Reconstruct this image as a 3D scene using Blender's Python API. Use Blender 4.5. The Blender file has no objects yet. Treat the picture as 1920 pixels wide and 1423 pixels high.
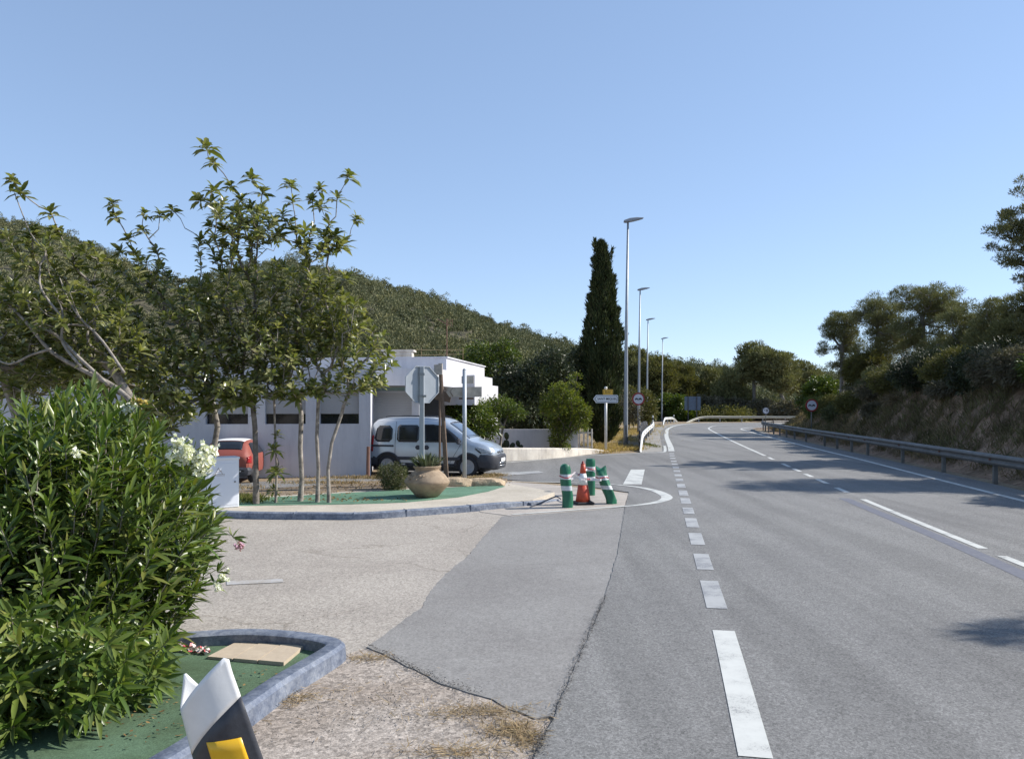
import bpy, math, random
import numpy as np
from mathutils import Vector, Matrix, Euler

R = math.radians
C = bpy.context.scene
COL = C.collection
random.seed(7)
RNG = np.random.default_rng(11)

# ------------------------------------------------------------------ camera, sky, sun, exposure
F, H, CX, HY = 1450.0, 2.1, 960.0, 762.0      # focal length in photo pixels, eye height, principal column, horizon row
cam = bpy.data.cameras.new('camera')
camo = bpy.data.objects.new('camera', cam)
COL.objects.link(camo)
cam.sensor_width = 36.0
cam.lens = F / 1920.0 * 36.0
cam.shift_y = (HY - 711.5) / 1920.0
cam.clip_start = 0.1
cam.clip_end = 5000
camo.location = (0, 0, H)
camo.rotation_euler = (R(90), 0, 0)
C.camera = camo

SUN_EL, SUN_AZ = 36.0, 11.0                     # azimuth measured from +X towards +Y
world = bpy.data.worlds.new('World')
C.world = world
world.use_nodes = True
wn = world.node_tree.nodes
wl = world.node_tree.links
bg = wn['Background']
sky = wn.new('ShaderNodeTexSky')
sky.sky_type = 'NISHITA'
sky.sun_disc = False
sky.sun_elevation = R(SUN_EL)
sky.sun_rotation = R(90 - SUN_AZ)
sky.altitude = 0
sky.air_density = 0.8
sky.dust_density = 0.0
sky.ozone_density = 3.4
sky_g = wn.new('ShaderNodeGamma'); sky_g.inputs['Gamma'].default_value = 0.56
sky_t = wn.new('ShaderNodeMix'); sky_t.data_type = 'RGBA'; sky_t.blend_type = 'MULTIPLY'; sky_t.inputs[0].default_value = 1.0
sky_t.inputs[7].default_value = (1.44, 1.56, 1.76, 1)
wl.new(sky.outputs[0], sky_g.inputs[0]); wl.new(sky_g.outputs[0], sky_t.inputs[6])
wl.new(sky_t.outputs[2], bg.inputs[0])
bg.inputs[1].default_value = 0.15
sun = bpy.data.lights.new('sun', 'SUN')
sun.energy = 4.7
sun.angle = R(0.53)
sun.color = (1.0, 0.955, 0.89)
suno = bpy.data.objects.new('sun', sun)
COL.objects.link(suno)
sd = Vector((math.cos(R(SUN_EL)) * math.cos(R(SUN_AZ)), math.cos(R(SUN_EL)) * math.sin(R(SUN_AZ)), math.sin(R(SUN_EL))))
suno.rotation_euler = sd.to_track_quat('Z', 'Y').to_euler()
suno.location = (40, 5, 40)
C.view_settings.view_transform = 'Standard'
C.view_settings.look = 'None'
C.view_settings.exposure = 0.56
C.view_settings.gamma = 1.0
C.cycles.max_bounces = 6
C.cycles.transparent_max_bounces = 6

# ------------------------------------------------------------------ helpers
def gp(px, py, z=0.0):
    Y = F * (H - z) / (py - HY)
    return ((px - CX) / F * Y, Y, z)
def at(px, py, Y):
    return ((px - CX) / F * Y, Y, H - (py - HY) / F * Y)
def tag(o, label=None, cat=None, group=None, kind=None):
    if label: o['label'] = label
    if cat: o['category'] = cat
    if group: o['group'] = group
    if kind: o['kind'] = kind
    return o
def empty(name, loc, label, cat, group=None, rz=0):
    o = bpy.data.objects.new(name, None)
    COL.objects.link(o)
    o.location = loc
    o.rotation_euler = (0, 0, rz)
    o.empty_display_size = 0.3
    return tag(o, label, cat, group)
def link_mesh(name, me, mat, parent=None, smooth=False):
    if mat: me.materials.append(mat)
    if smooth:
        me.polygons.foreach_set('use_smooth', np.ones(len(me.polygons), dtype=bool))
    o = bpy.data.objects.new(name, me)
    COL.objects.link(o)
    if parent: o.parent = parent
    return o
def copy_tree(o, parent=None):
    c = o.copy()
    COL.objects.link(c)
    c.parent = parent
    for ch in [x for x in bpy.data.objects if x.parent is o]:
        copy_tree(ch, c)
    return c

class MB:
    """collects simple shapes into one mesh"""
    def __init__(s): s.v = []; s.f = []
    def add(s, vs, fs):
        n = len(s.v)
        s.v += [tuple(a) for a in vs]
        s.f += [tuple(i + n for i in f) for f in fs]
        return s
    def box(s, c, d, rot=None, bev=0.0):
        x, y, z = d[0] / 2, d[1] / 2, d[2] / 2
        if bev <= 0:
            vs = [(sx * x, sy * y, sz * z) for sz in (-1, 1) for sx, sy in ((-1, -1), (1, -1), (1, 1), (-1, 1))]
            fs = [(0, 3, 2, 1), (4, 5, 6, 7), (0, 1, 5, 4), (1, 2, 6, 5), (2, 3, 7, 6), (3, 0, 4, 7)]
        else:
            b = min(bev, x * .9, y * .9, z * .9)
            vs = []; 
            def ring(X, Y, Z): return [(-X + b, -Y, Z), (X - b, -Y, Z), (X, -Y + b, Z), (X, Y - b, Z), (X - b, Y, Z), (-X + b, Y, Z), (-X, Y - b, Z), (-X, -Y + b, Z)]
            k = 0.55 * b
            for (X, Y, Z) in ((x - b, y - b, -z), (x, y, -z + b), (x, y, z - b), (x - b, y - b, z)):
                vs += ring(X, Y, Z)
            fs = [tuple(range(7, -1, -1)), tuple(range(24, 32))]
            for r in range(3):
                for i in range(8):
                    j = (i + 1) % 8
                    fs.append((r * 8 + i, r * 8 + j, r * 8 + 8 + j, r * 8 + 8 + i))
        m = rot if rot is not None else Matrix.Identity(3)
        return s.add([tuple((m @ Vector(p)) + Vector(c)) for p in vs], fs)
    def tube(s, pts, r, n=8, cap=True):
        pts = [Vector(p) for p in pts]
        rr = r if isinstance(r, (list, tuple)) else [r] * len(pts)
        vs = []
        up = Vector((0, 0, 1))
        for i, p in enumerate(pts):
            d = (pts[min(i + 1, len(pts) - 1)] - pts[max(i - 1, 0)]).normalized()
            a = up if abs(d.dot(up)) < .95 else Vector((1, 0, 0))
            u = d.cross(a).normalized(); w = d.cross(u).normalized()
            for k in range(n):
                t = 2 * math.pi * k / n
                vs.append(p + (u * math.cos(t) + w * math.sin(t)) * rr[i])
        fs = []
        for i in range(len(pts) - 1):
            for k in range(n):
                j = (k + 1) % n
                fs.append((i * n + k, i * n + j, (i + 1) * n + j, (i + 1) * n + k))
        if cap:
            fs.append(tuple(range(n))); fs.append(tuple(reversed(range((len(pts) - 1) * n, len(pts) * n))))
        return s.add(vs, fs)
    def lathe(s, prof, n=24, M=None, jit=None):
        vs = []; fs = []
        for i, (r, z) in enumerate(prof):
            for k in range(n):
                t = 2 * math.pi * k / n
                q = r * (1 + (jit(t, z) if jit else 0))
                vs.append((q * math.cos(t), q * math.sin(t), z))
        for i in range(len(prof) - 1):
            for k in range(n):
                j = (k + 1) % n
                fs.append((i * n + k, i * n + j, (i + 1) * n + j, (i + 1) * n + k))
        fs.append(tuple(reversed(range(n)))); fs.append(tuple(range((len(prof) - 1) * n, len(prof) * n)))
        if M is not None: vs = [tuple(M @ Vector(v)) for v in vs]
        return s.add(vs, fs)
    def prism(s, poly, z0, z1, M=None):
        n = len(poly)
        vs = [(p[0], p[1], z0) for p in poly] + [(p[0], p[1], z1) for p in poly]
        fs = [tuple(reversed(range(n))), tuple(range(n, 2 * n))] + [(i, (i + 1) % n, n + (i + 1) % n, n + i) for i in range(n)]
        if M is not None: vs = [tuple(M @ Vector(v)) for v in vs]
        return s.add(vs, fs)
    def sweep(s, path, prof, closed_prof=True, caps=True, side=1):
        """prof: (offset to the right of travel, height) pairs"""
        P = [Vector(p) for p in path]; n = len(prof); vs = []; fs = []
        for i, p in enumerate(P):
            d = (P[min(i + 1, len(P) - 1)] - P[max(i - 1, 0)]); d.z = 0
            d = d.normalized() if d.length > 1e-6 else Vector((0, 1, 0))
            nr = Vector((d.y, -d.x, 0)) * side
            for (o, h) in prof: vs.append(p + nr * o + Vector((0, 0, h)))
        m = n if closed_prof else n - 1
        for i in range(len(P) - 1):
            for k in range(m):
                j = (k + 1) % n
                fs.append((i * n + k, i * n + j, (i + 1) * n + j, (i + 1) * n + k))
        if caps and closed_prof:
            fs.append(tuple(range(n))); fs.append(tuple(reversed(range((len(P) - 1) * n, len(P) * n))))
        return s.add(vs, fs)
    def build(s, name, mat, parent=None, smooth=False, fix=True, autos=None):
        me = bpy.data.meshes.new(name)
        me.from_pydata(s.v, [], s.f)
        if fix:
            import bmesh
            bm = bmesh.new(); bm.from_mesh(me)
            bmesh.ops.recalc_face_normals(bm, faces=bm.faces)
            bm.to_mesh(me); bm.free()
        o = link_mesh(name, me, mat, parent, smooth)
        if autos:
            me.polygons.foreach_set('use_smooth', np.ones(len(me.polygons), dtype=bool))
            try: me.set_sharp_from_angle(angle=R(autos))
            except Exception: pass
        return o

class NP:
    """big leaf / needle / blade meshes straight from arrays"""
    def __init__(s): s.V = []; s.L = []; s.S = []; s.nv = 0; s.nl = 0; s.tone = []
    def add(s, V, faces, nv):
        V = np.asarray(V, dtype=np.float32).reshape(-1, 3)
        N = len(V) // nv
        tl = np.concatenate([np.array(f) for f in faces]); ts = np.cumsum([0] + [len(f) for f in faces[:-1]])
        s.L.append((tl[None, :] + (np.arange(N) * nv)[:, None]).ravel() + s.nv)
        s.S.append((ts[None, :] + (np.arange(N) * len(tl))[:, None]).ravel() + s.nl)
        s.V.append(V); s.nv += len(V); s.nl += N * len(tl)
    def build(s, name, mat, parent=None, smooth=False, origin=(0, 0, 0)):
        V = np.concatenate(s.V) - np.array(origin, dtype=np.float32)
        L = np.concatenate(s.L).astype(np.int32); S = np.concatenate(s.S).astype(np.int32)
        me = bpy.data.meshes.new(name)
        me.vertices.add(len(V)); me.vertices.foreach_set('co', V.ravel())
        me.loops.add(len(L)); me.loops.foreach_set('vertex_index', L)
        me.polygons.add(len(S)); me.polygons.foreach_set('loop_start', S)
        me.update(calc_edges=True)
        me.validate()
        if s.tone:
            at_ = me.attributes.new('tone', 'FLOAT', 'POINT'); at_.data.foreach_set('value', np.concatenate(s.tone).astype(np.float32))
        return link_mesh(name, me, mat, parent, smooth)

def nrm(a): return a / np.maximum(np.linalg.norm(a, axis=-1, keepdims=True), 1e-9)
def rdir(n, rng=RNG): return nrm(rng.normal(size=(n, 3)))

def add_leaves(np_, P, D, U, L, W, droop=0.0, fold=0.18, full=True):
    """lanceolate leaves at P along D"""
    P = np.asarray(P); D = nrm(np.asarray(D)); N = len(P)
    S = nrm(np.cross(D, U)); Nn = np.cross(S, D)
    L = np.broadcast_to(np.asarray(L, float), (N,))[:, None]; W = np.broadcast_to(np.asarray(W, float), (N,))[:, None]
    dr = np.broadcast_to(np.asarray(droop, float), (N,))[:, None]
    def pt(t, s, lift=0.0):
        p = P + D * (t * L) + S * (s * W * .5) + Nn * (lift * W)
        p[:, 2:3] -= dr * (t ** 2) * L
        return p
    if full:
        vs = np.stack([pt(0, 0), pt(.3, -.85, fold), pt(.3, 0), pt(.3, .85, fold), pt(.68, -.8, fold), pt(.68, 0), pt(.68, .8, fold), pt(1, 0)], axis=1)
        np_.add(vs, [(0, 2, 1), (0, 3, 2), (1, 2, 5, 4), (2, 3, 6, 5), (4, 5, 7), (5, 6, 7)], 8)
    else:
        vs = np.stack([pt(0, 0), pt(.5, -1), pt(1, 0), pt(.5, 1)], axis=1)
        np_.add(vs, [(0, 1, 2, 3)], 4)

def add_frustums(np_, A, B, ra, rb, n=6):
    A = np.asarray(A, float); B = np.asarray(B, float); N = len(A)
    d = nrm(B - A)
    ref = np.where(np.abs(d[:, 2:3]) < .9, np.array([[0, 0, 1.]]), np.array([[1., 0, 0]]))
    u = nrm(np.cross(d, ref)); w = np.cross(d, u)
    vs = []
    for (Q, r) in ((A, ra), (B, rb)):
        r = np.asarray(r, float)[:, None]
        for k in range(n):
            t = 2 * math.pi * k / n
            vs.append(Q + (u * math.cos(t) + w * math.sin(t)) * r)
    fs = [(k, (k + 1) % n, n + (k + 1) % n, n + k) for k in range(n)]
    np_.add(np.stack(vs, axis=1), fs, 2 * n)

def skeleton(trunk, tips, seg=.35, r_tip=.006, pw=.42, bf=.45, rng=RNG, jit=.05, top=2):
    """trunk: list of points; every tip is joined to the nearest-by-path node. returns pos, parent, radius, tip node ids"""
    pos = [np.array(p, float) for p in trunk]; par = [-1] + list(range(len(trunk) - 1))
    first = max(0, len(trunk) - top)
    pl = [0.0] * len(trunk)
    tips = sorted([np.array(t, float) for t in tips], key=lambda t: np.linalg.norm(t - pos[-1]))
    tid = []
    for t in tips:
        Q = np.array(pos[first:]); pls = np.array(pl[first:])
        d = np.linalg.norm(Q - t, axis=1)
        below = np.maximum(0, Q[:, 2] - t[2])
        j = int(np.argmin(d + bf * pls + .6 * below)) + first
        a = pos[j]; dist = np.linalg.norm(t - a); n = max(1, int(math.ceil(dist / seg)))
        prev = j
        for k in range(1, n + 1):
            f = k / n
            p = a + (t - a) * f
            if k < n:
                p = p + rng.normal(size=3) * jit * min(1, dist)
                p[2] -= .10 * dist * math.sin(math.pi * f)
            pos.append(p); par.append(prev); pl.append(pl[prev] + dist / n); prev = len(pos) - 1
        tid.append(prev)
    cnt = np.zeros(len(pos)); 
    for i in tid: cnt[i] += 1
    for i in range(len(pos) - 1, 0, -1): cnt[par[i]] += cnt[i]
    rad = r_tip * np.maximum(cnt, 1) ** pw
    return np.array(pos), np.array(par), rad, tid

def wood(pos, par, rad, name, mat, parent, origin, n=6, flare=1.35):
    w = NP()
    i = np.arange(1, len(pos)); p = par[1:]
    ra = rad[p].copy(); rb = rad[i]
    ra = np.minimum(ra, rb * 1.5 + .004)
    ra[p == 0] *= flare
    big = rb > .02
    if big.any(): add_frustums(w, pos[p][big], pos[i][big], ra[big], rb[big], 8)
    if (~big).any(): add_frustums(w, pos[p][~big], pos[i][~big], ra[~big], rb[~big], 4)
    return w.build(name, mat, parent, True, origin)

# ------------------------------------------------------------------ materials
def nt(name):
    m = bpy.data.materials.new(name); m.use_nodes = True
    return m, m.node_tree.nodes, m.node_tree.links, m.node_tree.nodes['Principled BSDF']
def rgb(c): return (c[0], c[1], c[2], 1.0)
def noise(N, Lk, scale, detail=4, rough=.6, coord=None, dist=0.0):
    t = N.new('ShaderNodeTexNoise'); t.inputs['Scale'].default_value = scale; t.inputs['Detail'].default_value = detail
    t.inputs['Roughness'].default_value = rough; t.inputs['Distortion'].default_value = dist
    if coord: Lk.new(coord, t.inputs['Vector'])
    return t.outputs['Fac']
def ramp(N, Lk, fac, stops):
    r = N.new('ShaderNodeValToRGB'); e = r.color_ramp.elements
    e[0].position, e[0].color = stops[0][0], rgb(stops[0][1]) if len(stops[0][1]) == 3 else stops[0][1]
    e[1].position, e[1].color = stops[-1][0], rgb(stops[-1][1])
    for p, c in stops[1:-1]:
        x = e.new(p); x.color = rgb(c)
    Lk.new(fac, r.inputs['Fac'])
    return r.outputs['Color']
def mixc(N, Lk, fac, a, b, mode='MIX'):
    m = N.new('ShaderNodeMix'); m.data_type = 'RGBA'; m.blend_type = mode
    if isinstance(fac, (int, float)): m.inputs[0].default_value = fac
    else: Lk.new(fac, m.inputs[0])
    for v, k in ((a, 6), (b, 7)):
        if isinstance(v, tuple): m.inputs[k].default_value = rgb(v)
        else: Lk.new(v, m.inputs[k])
    return m.outputs[2]
def bump(N, Lk, bs, h, strength=.3, dist=.02):
    b = N.new('ShaderNodeBump'); b.inputs['Strength'].default_value = strength; b.inputs['Distance'].default_value = dist
    Lk.new(h, b.inputs['Height']); Lk.new(b.outputs[0], bs.inputs['Normal'])
def plain(name, c, rough=.5, metal=0.0, c2=None, scale=6, bmp=0.0, bscale=40, spec=.5, coat=0.0, bd=.01):
    m, N, Lk, b = nt(name)
    tc = N.new('ShaderNodeTexCoord').outputs['Object']
    if c2 is None: c2 = tuple(x * .82 for x in c)
    n1 = noise(N, Lk, scale, 5, .65, tc)
    col = ramp(N, Lk, n1, [(.32, c2), (.68, c)])
    Lk.new(col, b.inputs['Base Color'])
    b.inputs['Roughness'].default_value = rough; b.inputs['Metallic'].default_value = metal
    b.inputs['Specular IOR Level'].default_value = spec
    if coat: b.inputs['Coat Weight'].default_value = coat; b.inputs['Coat Roughness'].default_value = .06
    if bmp: bump(N, Lk, b, noise(N, Lk, bscale, 5, .7, tc), bmp, bd)
    return m
def leafm(name, cols, rough=.5, trans=.25, spec=.35, clump=1.2, dark=.75):
    """leaf colour by leaf (random per island) and by clump (noise)"""
    m, N, Lk, b = nt(name)
    g = N.new('ShaderNodeNewGeometry')
    tc = N.new('ShaderNodeTexCoord').outputs['Object']
    k = len(cols)
    c1 = ramp(N, Lk, g.outputs['Random Per Island'], [(i / (k - 1), cols[i]) for i in range(k)])
    n1 = noise(N, Lk, clump, 2, .5, tc)
    tone = ramp(N, Lk, n1, [(.35, (dark, dark, dark)), (.65, (1, 1, 1))])
    c2 = mixc(N, Lk, 1.0, c1, tone, 'MULTIPLY')
    Lk.new(c2, b.inputs['Base Color'])
    b.inputs['Roughness'].default_value = rough; b.inputs['Specular IOR Level'].default_value = spec
    if trans > 0:
        t = N.new('ShaderNodeBsdfTranslucent')
        c3 = mixc(N, Lk, 1.0, c2, (1.2, 1.25, .55), 'MULTIPLY')
        Lk.new(c3, t.inputs['Color'])
        mx = N.new('ShaderNodeMixShader'); mx.inputs[0].default_value = trans
        Lk.new(b.outputs[0], mx.inputs[1]); Lk.new(t.outputs[0], mx.inputs[2])
        Lk.new(mx.outputs[0], N['Material Output'].inputs['Surface'])
    return m
def pave(name, lo, hi, stain=(.8, .8, .8), speck=170, speck_amt=.5, big=.5, bmp=.5, crack=None, worn=None, streak=0.0, rough=.85):
    m, N, Lk, b = nt(name)
    tc = N.new('ShaderNodeTexCoord').outputs['Object']
    s1 = noise(N, Lk, speck, 3, .8, tc)
    v = N.new('ShaderNodeTexVoronoi'); v.inputs['Scale'].default_value = speck * .55; Lk.new(tc, v.inputs['Vector'])
    col = ramp(N, Lk, s1, [(.36, lo), (.64, hi)])
    vv = ramp(N, Lk, v.outputs['Color'], [(.0, (1 - speck_amt * .5,) * 3), (1., (1 + speck_amt * .5,) * 3)])
    col = mixc(N, Lk, 1.0, col, vv, 'MULTIPLY')
    n2 = noise(N, Lk, big, 6, .62, tc, .4)
    col = mixc(N, Lk, 1.0, col, ramp(N, Lk, n2, [(.36, stain), (.62, (1.04, 1.04, 1.04))]), 'MULTIPLY')
    n3 = noise(N, Lk, 9, 5, .7, tc)
    col = mixc(N, Lk, 1.0, col, ramp(N, Lk, n3, [(.3, (.9, .9, .9)), (.6, (1.03, 1.03, 1.03))]), 'MULTIPLY')
    if streak:
        mp = N.new('ShaderNodeMapping'); mp.inputs['Scale'].default_value = (1.3, .06, 1); mp.inputs['Rotation'].default_value = (0, 0, R(10)); Lk.new(tc, mp.inputs['Vector'])
        n4 = noise(N, Lk, 1.4, 3, .5, mp.outputs[0])
        col = mixc(N, Lk, 1.0, col, ramp(N, Lk, n4, [(.35, (1 - streak,) * 3), (.6, (1.03, 1.03, 1.03))]), 'MULTIPLY')
    if crack:
        mp = N.new('ShaderNodeMapping'); Lk.new(tc, mp.inputs['Vector'])
        nn = N.new('ShaderNodeTexNoise'); nn.inputs['Scale'].default_value = 1.6; nn.inputs['Detail'].default_value = 5; Lk.new(tc, nn.inputs['Vector'])
        ad = N.new('ShaderNodeMix'); ad.data_type = 'RGBA'; ad.blend_type = 'LINEAR_LIGHT'; ad.inputs[0].default_value = .22
        Lk.new(mp.outputs[0], ad.inputs[6]); Lk.new(nn.outputs['Color'], ad.inputs[7])
        vc = N.new('ShaderNodeTexVoronoi'); vc.feature = 'DISTANCE_TO_EDGE'; vc.inputs['Scale'].default_value = crack
        Lk.new(ad.outputs[2], vc.inputs['Vector'])
        ck = ramp(N, Lk, vc.outputs['Distance'], [(0.0, (.66, .64, .61)), (.005, (1, 1, 1))])
        gate = ramp(N, Lk, noise(N, Lk, .35, 2, .5, tc), [(.47, (0, 0, 0)), (.56, (1, 1, 1))])
        ck2 = mixc(N, Lk, gate, (1., 1., 1.), ck)
        col = mixc(N, Lk, 1.0, col, ck2, 'MULTIPLY')
    Lk.new(col, b.inputs['Base Color'])
    b.inputs['Roughness'].default_value = rough; b.inputs['Specular IOR Level'].default_value = .3
    bump(N, Lk, b, s1, bmp, .006)
    return m
def paint_m(name, c, under, wear=.45, rough=.6):
    """road paint rubbed through to the asphalt"""
    m, N, Lk, b = nt(name)
    tc = N.new('ShaderNodeTexCoord').outputs['Object']
    n1 = noise(N, Lk, 60, 6, .8, tc); n2 = noise(N, Lk, 2.2, 5, .7, tc)
    mm = N.new('ShaderNodeMath'); mm.operation = 'ADD'; Lk.new(n1, mm.inputs[0]); Lk.new(n2, mm.inputs[1])
    f = ramp(N, Lk, mm.outputs[0], [(min(.98, wear * 2 - .1), (0, 0, 0)), (min(1.0, wear * 2 + .06), (1, 1, 1))])
    d = ramp(N, Lk, n2, [(.3, tuple(x * .8 for x in c)), (.6, c)])
    Lk.new(mixc(N, Lk, f, under, d), b.inputs['Base Color'])
    b.inputs['Roughness'].default_value = rough
    return m

M = {}
M['asphalt'] = pave('asphalt', (.150, .147, .140), (.255, .250, .240), (.88, .88, .89), 120, .75, .25, .7, None, streak=.17)
M['asphalt2'] = pave('asphalt_patch', (.20, .192, .180), (.275, .265, .252), (.88, .87, .87), 110, .45, .6, .35, None)
M['forecourt'] = pave('forecourt', (.28, .25, .215), (.43, .39, .34), (.88, .87, .87), 95, .7, .45, .6, .33)
M['gravel'] = pave('gravel', (.24, .205, .175), (.44, .39, .34), (.80, .76, .72), 60, .9, .8, .9, None)
M['walk'] = pave('walk', (.42, .375, .31), (.52, .47, .39), (.85, .84, .82), 80, .25, .8, .2, None)
M['walk_flat'] = pave('walk_flat', (.36, .32, .28), (.46, .415, .365), (.80, .8, .8), 80, .3, .9, .2, None)
M['shoulder'] = pave('shoulder', (.24, .225, .205), (.35, .33, .3), (.8, .8, .78), 80, .5, .6, .5, None)
M['earth'] = pave('earth', (.20, .15, .10), (.36, .29, .2), (.72, .68, .6), 30, .6, .35, 1.0, None, rough=.95)
M['verge'] = pave('verge', (.16, .12, .085), (.30, .24, .17), (.7, .66, .6), 25, .6, 1.1, 1.0, None, rough=.95)
M['redearth'] = pave('redearth', (.21, .125, .08), (.36, .25, .17), (.6, .62, .58), 6, .5, .5, 1.0, None, rough=.95)
M['hillsoil'] = pave('hillsoil', (.06, .058, .034), (.13, .11, .07), (.6, .65, .6), 2, .5, .05, .6, None, rough=.95)
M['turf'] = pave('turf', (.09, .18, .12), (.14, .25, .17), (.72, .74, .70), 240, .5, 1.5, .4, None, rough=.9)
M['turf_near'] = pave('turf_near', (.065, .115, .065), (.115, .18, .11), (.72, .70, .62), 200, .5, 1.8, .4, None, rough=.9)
M['kerbblue'] = pave('kerbblue', (.15, .175, .225), (.27, .29, .325), (.60, .63, .70), 18, .3, 2.5, .4, None, rough=.6)
M['white_paint'] = paint_m('white_paint', (.56, .56, .52), (.19, .188, .185), .44)
M['worn_paint'] = paint_m('worn_paint', (.38, .38, .37), (.17, .17, .18), .46)
M['faint_paint'] = paint_m('faint_paint', (.46, .45, .44), (.37, .335, .29), .52)
M['tar'] = plain('tar', (.105, .11, .14), .7, c2=(.15, .152, .17), scale=14, bmp=.2)
M['plaster'] = plain('plaster', (.60, .59, .61), .85, c2=(.54, .53, .55), scale=1.3, bmp=.25, bscale=60)
def stain(m, sx, amt, scale=1.0):
    # rain streaks and weathering patches
    N, Lk = m.node_tree.nodes, m.node_tree.links
    b = N['Principled BSDF']; src = b.inputs['Base Color'].links[0].from_socket
    tc = N.new('ShaderNodeTexCoord').outputs['Object']
    mp = N.new('ShaderNodeMapping'); mp.inputs['Scale'].default_value = (sx, sx, .35); Lk.new(tc, mp.inputs['Vector'])
    n = noise(N, Lk, scale, 6, .7, mp.outputs[0])
    Lk.new(mixc(N, Lk, 1.0, src, ramp(N, Lk, n, [(.33, (1 - amt, 1 - amt, 1 - amt * .9)), (.52, (1, 1, 1))]), 'MULTIPLY'), b.inputs['Base Color'])
stain(M['plaster'], 2.2, .16)
M['lowplaster'] = plain('lowplaster', (.70, .65, .57), .85, c2=(.5, .45, .38), scale=2.0, bmp=.3, bscale=40)
M['shutter'] = plain('shutter', (.42, .41, .40), .6, c2=(.38, .37, .37), scale=3)
M['darkglass'] = plain('darkglass', (.012, .014, .018), .08, c2=(.02, .022, .026), scale=2, spec=.6)
M['darkgap'] = plain('darkgap', (.018, .016, .016), .6)
M['greenroof'] = plain('greenroof', (.08, .12, .10), .6)
M['galv'] = plain('galv', (.34, .36, .38), .5, .5, c2=(.27, .29, .31), scale=5)
M['galv_cream'] = plain('galv_cream', (.50, .47, .38), .6, .0, c2=(.40, .38, .31), scale=4)
M['galv_light'] = plain('galv_light', (.62, .62, .60), .5, .25, c2=(.5, .5, .48), scale=4)
M['galv_dark'] = plain('galv_dark', (.19, .185, .175), .65, .3, c2=(.12, .115, .105), scale=3)  # dark steel; the bank barrier's shade is put into this colour
M['alu'] = plain('alu', (.42, .45, .48), .55, .25, c2=(.36, .39, .42), scale=2)
M['wood_dark'] = plain('wood_dark', (.10, .065, .045), .8, c2=(.17, .12, .085), scale=14, bmp=.4, bscale=50)
M['wood_grey'] = plain('wood_grey', (.50, .455, .39), .8, c2=(.34, .30, .26), scale=9, bmp=.3, bscale=50)
stain(M['lowplaster'], 2.0, .3)
M['terracotta'] = plain('terracotta', (.37, .28, .19), .85, c2=(.24, .175, .115), scale=6, bmp=.5, bscale=22, bd=.02)
M['rock'] = plain('rock', (.50, .39, .26), .9, c2=(.34, .25, .165), scale=5, bmp=.8, bscale=9, bd=.05)
M['bark_pale'] = plain('bark_pale', (.38, .34, .29), .85, c2=(.11, .092, .075), scale=9, bmp=.5, bscale=30)
M['bark'] = plain('bark', (.16, .125, .10), .9, c2=(.09, .07, .055), scale=9, bmp=.6, bscale=20)
M['bark_mid'] = plain('bark_mid', (.24, .21, .18), .88, c2=(.08, .068, .055), scale=9, bmp=.6, bscale=25)
M['bark_grey'] = plain('bark_grey', (.22, .2, .18), .9, c2=(.13, .12, .105), scale=9, bmp=.6, bscale=20)
M['boxwhite'] = plain('boxwhite', (.74, .77, .81), .4, c2=(.69, .72, .77), scale=1.5)
M['white'] = plain('white', (.78, .78, .76), .5, c2=(.70, .70, .68), scale=4)
M['postwhite'] = plain('postwhite', (.78, .78, .77), .42, c2=(.70, .70, .69), scale=9, bmp=.05)
M['postblack'] = plain('postblack', (.035, .037, .045), .5, c2=(.055, .058, .068), scale=22, bmp=.1, bscale=70)
M['reflector'] = plain('reflector', (.80, .47, .02), .35, c2=(.72, .40, .015), scale=10)
M['green_pl'] = plain('green_pl', (.015, .15, .08), .42, c2=(.01, .10, .055), scale=5, bmp=.3, bscale=9, bd=.02)
M['band'] = plain('band', (.62, .65, .66), .35, c2=(.45, .47, .48), scale=12)
M['conered'] = plain('conered', (.58, .085, .035), .5, c2=(.40, .05, .025), scale=7, bmp=.15)
M['rubber'] = plain('rubber', (.018, .018, .022), .7)
M['tapewhite'] = plain('tapewhite', (.75, .70, .70), .4, c2=(.62, .56, .56), scale=20)
M['tapered'] = plain('tapered', (.45, .06, .07), .45)
M['signred'] = plain('signred', (.30, .03, .025), .45, c2=(.22, .025, .022), scale=5)
M['signface'] = plain('signface', (.58, .58, .62), .45, c2=(.52, .52, .56), scale=3)
M['black'] = plain('black', (.015, .015, .016), .5)
M['signwhite'] = plain('signwhite', (.70, .72, .74), .45, c2=(.64, .66, .68), scale=3)
M['signyellow'] = plain('signyellow', (.80, .46, .05), .45, c2=(.74, .42, .04), scale=3)
M['blueback'] = plain('blueback', (.10, .14, .20), .6, .0, c2=(.08, .115, .17), scale=2)
M['blackplastic'] = plain('blackplastic', (.03, .032, .04), .5, c2=(.045, .048, .058), scale=5)
M['vanpaint'] = plain('vanpaint', (.50, .55, .60), .32, .55, c2=(.47, .52, .57), scale=1.5, coat=.6)
M['carred'] = plain('carred', (.29, .075, .05), .5, .0, c2=(.24, .06, .04), scale=2, coat=.25)
M['chrome'] = plain('chrome', (.8, .8, .8), .15, .9)
M['alloy'] = plain('alloy', (.34, .35, .37), .4, .4)
M['screen'] = plain('screen', (.06, .08, .11), .06, c2=(.08, .10, .14), scale=2, spec=1.0, coat=.5)
M['lens'] = plain('lens', (.42, .46, .50), .25, .2, c2=(.22, .25, .28), scale=20)
M['redlens'] = plain('redlens', (.35, .02, .02), .2)
M['tile'] = plain('tile', (.50, .41, .30), .8, c2=(.42, .34, .25), scale=8, bmp=.2)
M['bagblue'] = plain('bagblue', (.14, .2, .33), .4, c2=(.24, .3, .42), scale=20, bmp=.5, bscale=25)
M['rust'] = plain('rust', (.14, .07, .05), .8, c2=(.22, .11, .075), scale=12, bmp=.3)
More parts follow.
